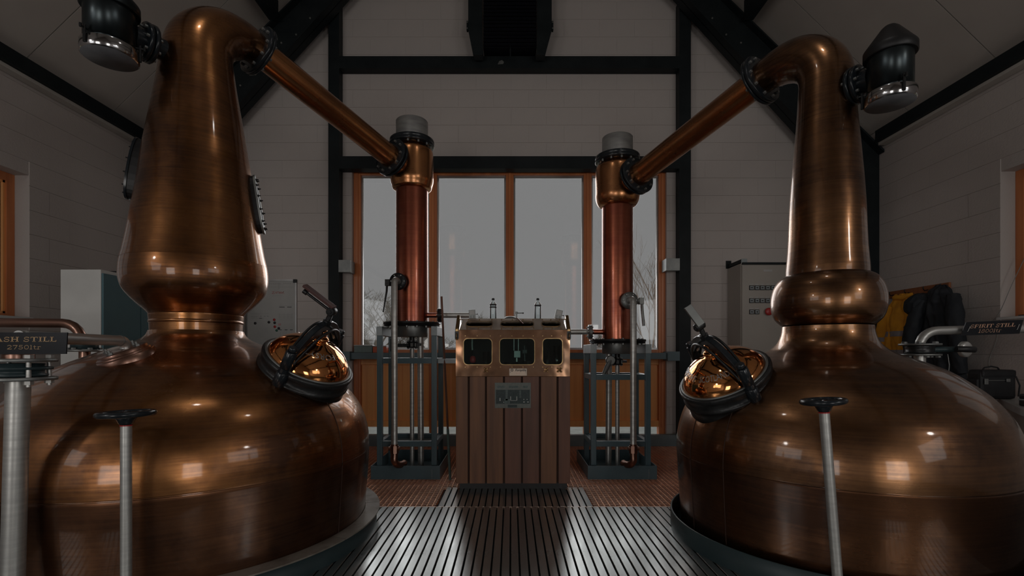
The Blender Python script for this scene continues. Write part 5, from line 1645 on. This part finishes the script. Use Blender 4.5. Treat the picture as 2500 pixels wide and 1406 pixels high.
# ================================================================== THINGS ALONG THE WALLS
LK = [(3.0, 'nearest'), (0, '')]
y0 = 4.05
names = ['teal-doored white steel locker with its bare white side towards the room front',
         'second teal-doored locker counted from the white side panel', 'third teal-doored locker, mostly hidden behind the left still',
         'fourth teal-doored locker, hidden behind the left still', 'last teal-doored locker in the row, next to the white board']
for i in range(5):
    w_ = 0.415
    t = thing('locker', names[i], 'locker', (-3.54, y0+i*w_+w_/2, 0), 'teal lockers left of the left still')
    obj('carcass', MB().box(-0.175, 0.158, -w_/2+0.001, w_/2-0.001, 0.0, 1.830, b=0.004), 'white_side', t)
    d_ = obj('door', MB().box(0.159, 0.176, -w_/2+0.006, w_/2-0.004, 0.06, 1.80, b=0.003), 'teal_door', t)
    obj('handle', MB().box(0.177, 0.190, w_/2-0.06, w_/2-0.04, 0.95, 1.08, b=0.003), 'dull_steel', d_)
t = tag(obj('folded_mat', MB().box(-0.16, 0.16, -0.5, 0.5, 0, 0.02, b=0.006), 'black_plastic', loc=(-3.54, 4.75, 1.831)), 'flat black mat lying on top of the teal lockers', 'mat')

# white board with magnets
P0, P1 = at(604, 880, 6.26), at(722, 685, 6.26)
t = thing('white_board', 'white planning board with aluminium edge on the back wall, left of the steel post', 'board', ((P0.x+P1.x)/2, 6.262, P0.z-0.2))
bw, bh = (P1.x-P0.x)/2, P1.z-P0.z+0.2
obj('board_face', MB().box(-bw, bw, -0.004, 0.008, 0, bh), 'board', t)
for q in ((-bw-0.004, bw+0.004, bh-0.004, bh+0.014), (-bw-0.004, bw+0.004, -0.014, 0.004)):
    obj('edge_trim', MB().box(q[0], q[1], -0.012, 0.010, q[2], q[3]), 'alu', t)
for q in ((bw-0.004, bw+0.012), (-bw-0.012, -bw+0.004)):
    obj('edge_trim', MB().box(q[0], q[1], -0.012, 0.010, 0.005, bh-0.005), 'alu', t)
obj('corner_cap', MB().box(bw-0.03, bw+0.014, -0.015, 0.011, bh-0.028, bh+0.016, b=0.003), 'black_plastic', t)
def bp(px, py):
    p = at(px, py, 6.258)
    return p.x-(P0.x+P1.x)/2, p.z-(P0.z-0.2)
lines = MB()
def ln(x0, y0_, x1, y1_, w_=0.0035):
    a = Vector(bp(x0, y0_)); b2 = Vector(bp(x1, y1_))
    d = (b2-a).normalized(); n = Vector((-d.y, d.x))*w_/2
    lines.add([(p.x, -0.0048, p.y) for p in (a-n, b2-n, b2+n, a+n)], [(0, 1, 2, 3)])
ln(681, 690, 681, 706); ln(650, 701, 716, 701, .002); ln(664, 722, 690, 722, .002)
for yy in (746, 768, 772, 776, 781): ln(682, yy, 714, yy, 0.0025)
for xx in (682, 694, 703, 713): ln(xx, 764, xx, 778, .002)
ln(612, 766, 656, 766, .002); ln(612, 773, 628, 773, .004); ln(613, 777, 644, 777, .002)
for xx in (635, 644, 652): ln(xx, 772, xx+4, 772, .006)
for xx in (685, 699, 711): ln(xx, 806, xx, 840, .002)
for k in range(7): ln(652+k*5, 693, 655+k*5, 693, .006)
for k in range(5): ln(692+k*4, 692, 694+k*4, 692, .006)
tag(obj('faint_ruling', lines, 'faint_ink', t), kind='stuff')
lines = MB()
for a_, b2 in ((682, 695), (701, 712)): ln(a_, 749.5, b2, 749.5, .008)
for a_, b2 in ((682, 688), (695, 702), (708, 715)): ln(a_, 805, b2, 805, .008)
ln(633, 777, 640, 777, .006)
tag(obj('dark_marks', lines, 'ink', t), kind='stuff')
lines = MB()
wv = [(664, 712), (670, 712), (664, 717), (671, 717), (674, 712), (676, 717), (677, 712), (681, 712), (681, 717), (684, 712), (684, 717), (687, 712), (688, 717), (693, 711), (690, 714), (694, 717)]
for i in range(len(wv)-1): ln(*wv[i], *wv[i+1], .005)
obj('red_scribble', lines, 'red_ink', t)
for px, py, m_, lb in ((623, 789, 'ink', 'black round magnet at the far left of the white board'), (656.5, 786.5, 'ink', 'black round magnet left of the red ones on the board'),
                   (669.5, 780.5, 'red', 'upper red round magnet on the white board'), (670.5, 788, 'ink', 'black round magnet between two red ones on the board'), (671, 797.5, 'red', 'lower red round magnet on the white board'),
                   (680.5, 801.5, 'ink', 'dark round magnet just above the green one'), (675.5, 806.5, 'green', 'green round magnet, lowest on the white board'), (682.5, 792, 'pink', 'pale pink square magnet on the white board')):
    p = at(px, py, 6.255)
    if m_ == 'pink':
        o = obj('magnet', MB().box(-0.016, 0.016, -0.006, 0.0, -0.014, 0.014, b=0.001), m_, loc=(p.x, 6.2575, p.z))
    else:
        o = obj('magnet', MB().lathe([(0.0165, 0), (0.0165, 0.005), (0.012, 0.008), (0, 0.009)], 20, (0, 0, 0), (0, -1, 0)), m_, loc=(p.x, 6.2575, p.z))
    tag(o, lb, 'magnet', 'magnets on the white board')

# electrical cabinet
ex0, ex1, ey0 = 2.76, 3.70, 5.89
t = thing('control_cabinet', 'tall beige electrical cabinet with rows of small switches, right of the window', 'cabinet', ((ex0+ex1)/2, ey0, 0))
ew = (ex1-ex0)/2
ex = (ex0+ex1)/2
eh = 2.215
obj('carcass', MB().box(-ew, ew, 0.022, 0.375, 0.0, eh, b=0.004), 'cabinet', t)
obj('door', MB().box(-ew+0.008, ew-0.003, 0.0, 0.021, 0.08, eh-0.02, b=0.003), 'cabinet', t)
obj('top_rail', MB().box(-ew+0.01, ew, -0.012, 0.015, eh-0.012, eh+0.012), 'black_steel', t)
def ep(px, py):
    p = at(px, py, ey0)
    return p.x-ex, p.z
obj('label_strip', MB().box(ep(1864, 0)[0], ep(1885, 0)[0], -0.003, 0, ep(0, 663)[1], ep(0, 658)[1]), 'board', t)
for r_, (py, cols) in enumerate(((702.5, 9), (734, 9), (761.5, 2))):
    for k in range(cols):
        x, z = ep(1834.5+13.05*k, py)
        if cols > 2 and k == 0: pass
        sw = obj('switch', MB().box(x-0.028, x+0.028, -0.010, -0.0005, z-0.028, z+0.028, b=0.002), 'black_plastic', t)
        obj('switch_face', MB().box(x-0.021, x+0.021, -0.013, -0.0102, z-0.021, z+0.021), 'grey_plate', sw)
        obj('pointer', MB().box(x-0.014, x+0.010, -0.016, -0.0132, z-0.004, z+0.003).box(x-0.003, x+0.004, -0.016, -0.0132, z-0.010, z+0.009), 'ink', sw)
        obj('switch_tag', MB().box(x-0.020, x+0.020, -0.002, -0.0004, z+0.036, z+0.046), 'board', t)
x, z = ep(1874, 761)
obj('stop_button', MB().lathe([(0.03, 0), (0.03, 0.02), (0.045, 0.025), (0.045, 0.04), (0.03, 0.046), (0, 0.047)], 28, (x, 0, z), (0, -1, 0)), 'red', t)
br = thing('cable_bracket', 'dark angled cable bracket on the wall above the beige cabinet', 'bracket', (2.76, 5.95, eh+0.002))
obj('arm', MB().box(0.0, 0.035, -0.05, 0.325, 0.012, 0.05, b=0.002), 'black_steel', br)
obj('front_plate', MB().box(0.0, 0.07, -0.056, -0.051, 0.0, 0.055), 'grey_plate', br)
obj('wall_plate', MB().box(-0.02, 0.045, 0.316, 0.325, 0.0, 0.10), 'black_steel', br)

# conduit on the right corner
t = tag(obj('conduit', MB().tube([(4.48, 6.18, 0.02), (4.48, 6.18, 3.45), (4.48, 6.10, 3.60)], 0.012, 8), 'dull_steel'), 'thin grey conduit running up the back right corner', 'conduit')

# ventilation unit high on the gable
Y = 5.98
t = thing('ventilation_unit', 'dark louvred ventilation unit hung high above the big window', 'ventilator', (0.0, Y, 4.86))
def vp(px, py):
    p = at(px, py, Y); return p.x, p.z-4.86
for s, xs in ((-1, (1143, 1177, 1180, 1155)), (1, (1347, 1311, 1310, 1331))):
    z0, z1, z2 = vp(0, 132)[1], vp(0, 72)[1], 1.1
    o_, i_, ib, ob = [vp(v, 0)[0] for v in xs]
    obj('side_frame', MB().prism([(ob, z0), (ib, z0), (i_, z1), (i_, z2), (o_, z2), (o_, z1)], 0.0, 0.05), 'black_steel', t)
    e0, e1 = vp(1139 if s < 0 else 1351, 75), vp(1139 if s < 0 else 1351, 52)
    xa, xb = sorted((e0[0], o_))
    obj('ear', MB().box(xa, xb, -0.012, 0.03, e0[1], e1[1], b=0.003), 'black_steel', t)
    bb = MB()
    for zz_ in (e0[1]+0.02, e1[1]-0.02):
        bb.piece(bolt_mesh(0.009, 0.008, 0, 'dull_steel'), frame_mtx(Vector(((xa+xb)/2, -0.012, zz_)), *basis((0, -1, 0))))
    obj('bolt', bb, 'dull_steel', t)
    xa, xb = sorted((vp(1155, 0)[0]*-s*-1 if False else vp(1157 if s < 0 else 1309, 0)[0], vp(1179 if s < 0 else 1331, 0)[0]))
    obj('foot', MB().box(xa, xb, -0.02, 0.10, z0-0.02, z0+0.012, b=0.002), 'black_steel', t)
xa, xb = vp(1180, 0)[0], vp(1310, 0)[0]
zb = vp(0, 112)[1]
obj('box_body', MB().box(xa, xb, 0.03, 0.28, zb, 1.1), 'heat_grille', t)
k = 0
z = zb+0.002
while z < 1.05:
    obj('louvre', MB().add([(xa, -0.005, z), (xb, -0.005, z), (xb, 0.028, z+0.03), (xa, 0.028, z+0.03), (xa, -0.005, z+0.004), (xb, -0.005, z+0.004), (xb, 0.028, z+0.034), (xa, 0.028, z+0.034)], [(0, 1, 2, 3), (7, 6, 5, 4), (0, 4, 5, 1), (1, 5, 6, 2), (2, 6, 7, 3), (3, 7, 4, 0)]), 'heat_grille', t)
    z += 0.045
obj('drop_rod', MB().cyl((vp(1246, 0)[0], 0.02, zb+0.02), (vp(1246, 0)[0], 0.02, z0-0.02), 0.008, 8).cyl((vp(1246, 0)[0], 0.02, zb-0.05), (vp(1246, 0)[0], 0.02, zb-0.035), 0.014, 8), 'black_steel', t)

# coats on their rail, right wall
rk = thing('coat_rail', 'brown wooden coat rail on the right wall', 'rail', (4.47, 5.42, 1.82))
obj('rail_board', MB().box(0.0, 0.024, -0.40, 0.42, -0.035, 0.045, b=0.004), 'rackwood', rk)
for yy in (-0.36, -0.15, 0.1, 0.32):
    obj('hook', MB().tube([(0.0, yy, 0.0), (-0.04, yy, -0.01), (-0.055, yy, 0.015), (-0.05, yy, 0.035)], 0.005, 8), 'black_iron', rk)
from mathutils import noise as mnoise
def wrinkle(me, amp, sc, seed):
    me.update()
    ns = [v.normal.copy() for v in me.vertices]
    for v, n in zip(me.vertices, ns):
        p = Vector((v.co.x*sc, v.co.y*sc, v.co.z*sc*0.45)) + Vector((seed, 0, 0))
        w1 = mnoise.noise(p)
        w2 = 1.0 - abs(mnoise.noise(p*1.9+Vector((3, 1, 7))))*2.6
        v.co += n*amp*(w1*0.8 + max(-0.6, w2)*0.55)
    me.update()
def fabric(name, mb, m, t, seed, amp=0.012, sc=9.0):
    o = obj(name, mb, m, t)
    wrinkle(o.data, amp, sc, seed)
    return o
def garment(name, label, m, y, ztop, H, prof, seed, folds=7, x0=4.40, group=None):
    """prof: list of (t down 0..1, half width, centre shift, depth)"""
    rnd = random.Random(seed)
    t = thing(name, label, 'jacket' if 'jacket' in name else 'coat', (x0, y, ztop-H), group)
    NA, NZ_ = 128, 96
    ph = [rnd.uniform(0, 6.28) for _ in range(6)]
    vs = []
    for j in range(NZ_+1):
        q = j/NZ_
        for i in range(len(prof)-1):
            if prof[i][0] <= q <= prof[i+1][0]:
                f = (q-prof[i][0])/(prof[i+1][0]-prof[i][0]); f = f*f*(3-2*f)
                hw, cs, dp = [prof[i][k]+(prof[i+1][k]-prof[i][k])*f for k in (1, 2, 3)]
                break
        for k in range(NA):
            a = 2*PI*k/NA
            fold = 1 + 0.16*math.sin(a*folds+ph[0]+2.2*q+0.8*math.sin(5*q+ph[1])) * min(1, q*3) + 0.07*math.sin(a*(folds*2+1)+ph[2]+6*q)
            crease = 0.012*math.sin(22*q+3*math.sin(a*2+ph[3])+ph[4])*(1-0.5*q)
            vs.append((-(dp*math.cos(a)*fold+crease)-dp*0.55, cs+hw*math.sin(a)*(1+0.06*math.sin(a*3+ph[5]+4*q)), H*(1-q)))
    mb = MB()
    fs = [(j*NA+k, j*NA+(k+1) % NA, (j+1)*NA+(k+1) % NA, (j+1)*NA+k) for j in range(NZ_) for k in range(NA)]
    fs += [tuple(range(NA)), tuple(reversed(range(NZ_*NA, (NZ_+1)*NA)))]
    mb.add(vs, fs, True)
    o = fabric('body', mb, m, t, seed, 0.016 if m == 'navy' else 0.009)
    vs = [v.co.copy() for v in o.data.vertices]
    def band(q0, q1, mm, nm='reflective_band'):
        b2 = MB(); w2 = []
        j0, j1 = int(q0*NZ_), int(q1*NZ_)
        for j in range(j0, j1+1):
            c_ = sum((Vector(vs[j*NA+k]) for k in range(NA)), Vector())/NA
            for k in range(NA):
                p = Vector(vs[j*NA+k]); w2.append(p+(p-c_).normalized()*0.003)
        n_ = j1-j0
        b2.add(w2, [(j*NA+k, j*NA+(k+1) % NA, (j+1)*NA+(k+1) % NA, (j+1)*NA+k) for j in range(n_) for k in range(NA)], True)
        obj(nm, b2, mm, t)
    return t, band
t, band = garment('work_jacket', 'yellow work jacket with grey reflective bands hanging on the wall rail', 'hivis', 5.44, 1.80, 0.95,
            [(0, 0.05, 0.02, 0.03), (0.05, 0.13, 0.03, 0.055), (0.14, 0.20, 0.03, 0.075), (0.5, 0.225, 0.04, 0.085), (1.0, 0.26, 0.05, 0.09)], 3)
band(0.44, 0.50, 'hivis_band'); band(0.66, 0.72, 'hivis_band')
def soft_tube(pts, rs, seg=36):
    q = smooth_prof([(*p, r) for p, r in zip(pts, rs)], 12)
    return MB().tube([p[:3] for p in q], [p[3] for p in q], seg)
sl_ = soft_tube([(-0.06, 0.16, 0.82), (-0.10, 0.235, 0.62), (-0.09, 0.27, 0.38), (-0.08, 0.275, 0.18)], [0.055, 0.062, 0.056, 0.045])
fabric('sleeve', sl_, 'hivis', t, 2, 0.008)
obj('sleeve_band', MB().tube([(-0.098, 0.258, 0.48), (-0.094, 0.264, 0.43)], [0.063, 0.062], 16, cap=False), 'hivis_band', t)
obj('collar', MB().tube([(-0.03, -0.10, 0.93), (-0.09, -0.04, 0.90), (-0.09, 0.08, 0.91), (-0.03, 0.14, 0.94)], [0.022, 0.028, 0.028, 0.02], 12), 'hivis', t)
t, band = garment('padded_coat', 'long black coat with bunched hood hanging right of the yellow jacket', 'navy', 4.93, 1.83, 1.33,
            [(0, 0.05, 0.06, 0.04), (0.05, 0.11, 0.06, 0.08), (0.14, 0.15, 0.04, 0.11), (0.35, 0.17, 0.02, 0.11), (0.7, 0.22, 0.0, 0.12), (1.0, 0.20, -0.03, 0.09)], 11, folds=6)
fabric('hood', MB().lathe(smooth_prof([(0.0, 0.0), (0.08, 0.012), (0.115, 0.07), (0.105, 0.15), (0.06, 0.20), (0.0, 0.215)], 10), 64, (-0.13, 0.20, 1.05), (0.1, 0.1, 1)), 'navy', t, 5, 0.026, 11)
fabric('sleeve', soft_tube([(-0.10, -0.15, 1.2), (-0.14, -0.22, 0.95), (-0.13, -0.24, 0.65), (-0.11, -0.25, 0.45)], [0.055, 0.066, 0.058, 0.045]), 'navy', t, 8, 0.018, 10)
fabric('sleeve', soft_tube([(-0.14, 0.13, 1.18), (-0.20, 0.20, 0.95), (-0.19, 0.25, 0.65), (-0.16, 0.26, 0.45)], [0.055, 0.066, 0.058, 0.045]), 'navy', t, 8, 0.018, 10)

# counter, bag and case
t = thing('worktop', 'pale worktop on a grey cupboard at the right edge, beside the right still', 'worktop', (4.0, 3.6, 0))
poly = [(3.30-4.0, 3.10-3.6), (3.42-4.0, 3.30-3.6), (4.06-4.0, 4.12-3.6), (4.15-4.0, 4.25-3.6), (0.46, 0.65), (0.46, -0.5)]
obj('top_slab', MB().prism(poly, 0.722, 0.77, 'XY'), 'counter', t)
obj('cupboard', MB().prism([(x+(0.05 if x < 0.3 else -0.01), y) for x, y in poly], 0.0, 0.72, 'XY'), 'cabinet', t)
bx = at(2420, 975, 3.98)
t = thing('tool_bag', 'black fabric bag with carry handle on the pale worktop', 'bag', (bx.x, 3.98, 0.771))
obj('bag_body', MB().box(-0.145, 0.145, -0.06, 0.06, 0.0, 0.225, b=0.025), 'bag', t)
obj('bag_flap', MB().box(-0.135, 0.140, -0.068, 0.06, 0.175, 0.236, b=0.018), 'bag', t)
obj('side_pocket', MB().box(-0.165, -0.135, -0.05, 0.05, 0.03, 0.16, b=0.012), 'bag', t)
obj('carry_handle', MB().tube([(-0.075, 0, 0.228), (-0.055, 0, 0.252), (0.0, 0, 0.262), (0.05, 0, 0.252), (0.07, 0, 0.228)], 0.006, 8), 'bag', t)
for x in (-0.11, 0.065):
    obj('buckle', MB().box(x-0.014, x+0.016, -0.075, -0.067, 0.12+(0.02 if x > 0 else 0), 0.165, b=0.002), 'dull_steel', t)
obj('zip_line', MB().box(-0.10, 0.09, -0.0635, -0.0595, 0.150, 0.154), 'dull_steel', t)
obj('shoulder_strap', MB().tube([(0.142, 0, 0.19), (0.18, -0.02, 0.18), (0.20, -0.03, 0.11), (0.19, -0.03, 0.02)], 0.006, 8), 'bag', t)
t = thing('equipment_case', 'black hard case beside the fabric bag, cut by the right frame edge', 'case', (3.70, 3.35, 0.771))
obj('case_base', MB().box(-0.14, 0.30, -0.09, 0.10, 0.0, 0.045, b=0.01), 'black_plastic', t)
obj('case_lid', MB().box(-0.14, 0.30, -0.09, 0.10, 0.047, 0.085, b=0.012), 'black_plastic', t)
obj('case_trim', MB().box(-0.143, 0.303, -0.093, 0.103, 0.040, 0.050, b=0.003), 'grey_plate', t)
for x in (-0.09, 0.12):
    obj('latch', MB().box(x-0.018, x+0.018, -0.101, -0.091, 0.022, 0.064, b=0.002), 'dull_steel', t)

# thin cables over the right sill
def cable(label, pts):
    t = tag(obj('cable', MB().tube(smooth_prof([tuple(p) for p in pts], 6), 0.0028, 6), 'wire'), label, 'cable')
cable('upper thin grey cable drooping across the right window to the sill', [(4.60, 4.40, 2.0), (4.50, 4.42, 1.75), (4.475, 4.50, 1.52), (4.475, 4.60, 1.40), (4.48, 4.66, 1.3)])
cable('thin pale cable hanging from the sill down to the worktop', [(4.48, 4.50, 1.44), (4.46, 4.52, 1.25), (4.47, 4.60, 1.05), (4.40, 4.46, 0.90), (4.30, 4.22, 0.78)])
t = tag(obj('sill_tray', MB().lathe([(0.0, 0), (0.04, 0), (0.045, 0.012), (0.041, 0.012), (0.037, 0.004), (0, 0.004)], 24, cap=False), 'black_plastic', loc=(4.58, 4.38, 1.469)), 'small black dish on the right window sill', 'dish')

# ================================================================== OUTSIDE
def bare_tree(label, base, H, spread, seed, m, depth, r0, lean=0.15, nb=3, group=None, cat='tree', name='bare_tree', low=0.25):
    rnd = random.Random(seed)
    mb = MB(); tw = MB()
    def grow(p, d, L, r, k):
        n = 3
        pts = [p]; dd = d.copy()
        for i in range(n):
            dd = (dd + Vector((rnd.uniform(-1, 1), rnd.uniform(-1, 1), rnd.uniform(-.4, .8)))*0.13).normalized()
            pts.append(pts[-1]+dd*L/n)
        rs = [r*(1-0.45*i/n) for i in range(n+1)]
        (mb if k == depth else tw).tube(pts, rs, 5 if k > 1 else 3, cap=False)
        if k == 0: return
        for j in range(nb if k < depth else nb+4):
            f = rnd.uniform(low if k == depth else 0.3, 1.0)
            idx = f*n; i = min(n-1, int(idx))
            q = pts[i].lerp(pts[i+1], idx-i)
            a = rnd.uniform(0, 2*PI)
            o = Vector((math.cos(a), math.sin(a), 0))
            nd = (dd*(1-spread) + o*spread + Vector((0, 0, 0.25))).normalized()
            grow(q, nd, L*rnd.uniform(0.48, 0.68), max(0.0035, r*0.5), k-1)
    t = thing(name, label, cat, base, group)
    grow(Vector((0, 0, 0)), Vector((lean, 0, 1)).normalized(), H, r0, depth)
    obj('trunk', mb, m, t)
    tag(obj('branches', tw, m, t), kind='stuff')
bare_tree('slender bare birch seen through the right-hand pane', (3.36, 12.0, -0.3), 3.1, 0.38, 5, 'bark_pale', 4, 0.03, 0.02, 4, low=0.3)
bare_tree('bushy bare tree seen low in the left-hand pane', (-3.95, 14.0, -0.3), 1.9, 0.62, 9, 'bark', 5, 0.06, 0.02, 4)
bare_tree('thin bare sapling behind the right column, left of the birch', (2.95, 13.5, -0.3), 1.2, 0.5, 15, 'bark', 3, 0.03, 0.05, 4)
bare_tree('bare shrub low behind the left stand', (-2.35, 13.5, -0.3), 1.3, 0.65, 21, 'bark', 4, 0.04, 0.0, 4, name='bare_shrub', cat='shrub')
def hedge(label, x0, x1, y, h, seed, n):
    rnd = random.Random(seed)
    t = thing('hedge', label, 'hedge', ((x0+x1)/2, y, -0.3))
    core = MB()
    W_ = (x1-x0)/2
    tw = MB()
    for i in range(n):
        x = rnd.uniform(-W_, W_); yy = rnd.uniform(-0.4, 0.4); z = rnd.uniform(0, h)*(0.75+0.25*math.sin(x*3+seed))
        d = Vector((rnd.uniform(-1, 1), rnd.uniform(-1, 1), rnd.uniform(-.2, 1))).normalized()*rnd.uniform(0.15, 0.4)
        p = Vector((x, yy, z))
        s_ = Vector((0.007, 0.007, 0)); 
        tw.add([p-s_, p+s_, p+d], [(0, 1, 2)]); s_ = Vector((-0.007, 0.007, 0.003)); tw.add([p-s_, p+s_, p+d], [(0, 1, 2)])
    me = bpy.data.meshes.new('twigs'); me.from_pydata(tw.v, [], tw.f)
    tag(obj('twigs', me, 'bark', t), kind='stuff')
hedge('low leafless hedge beyond the left half of the window', -5.0, -0.9, 16, 2.55, 2, 16000)
hedge('low leafless hedge beyond the right half of the window', 1.6, 6.5, 16.5, 2.2, 4, 14000)
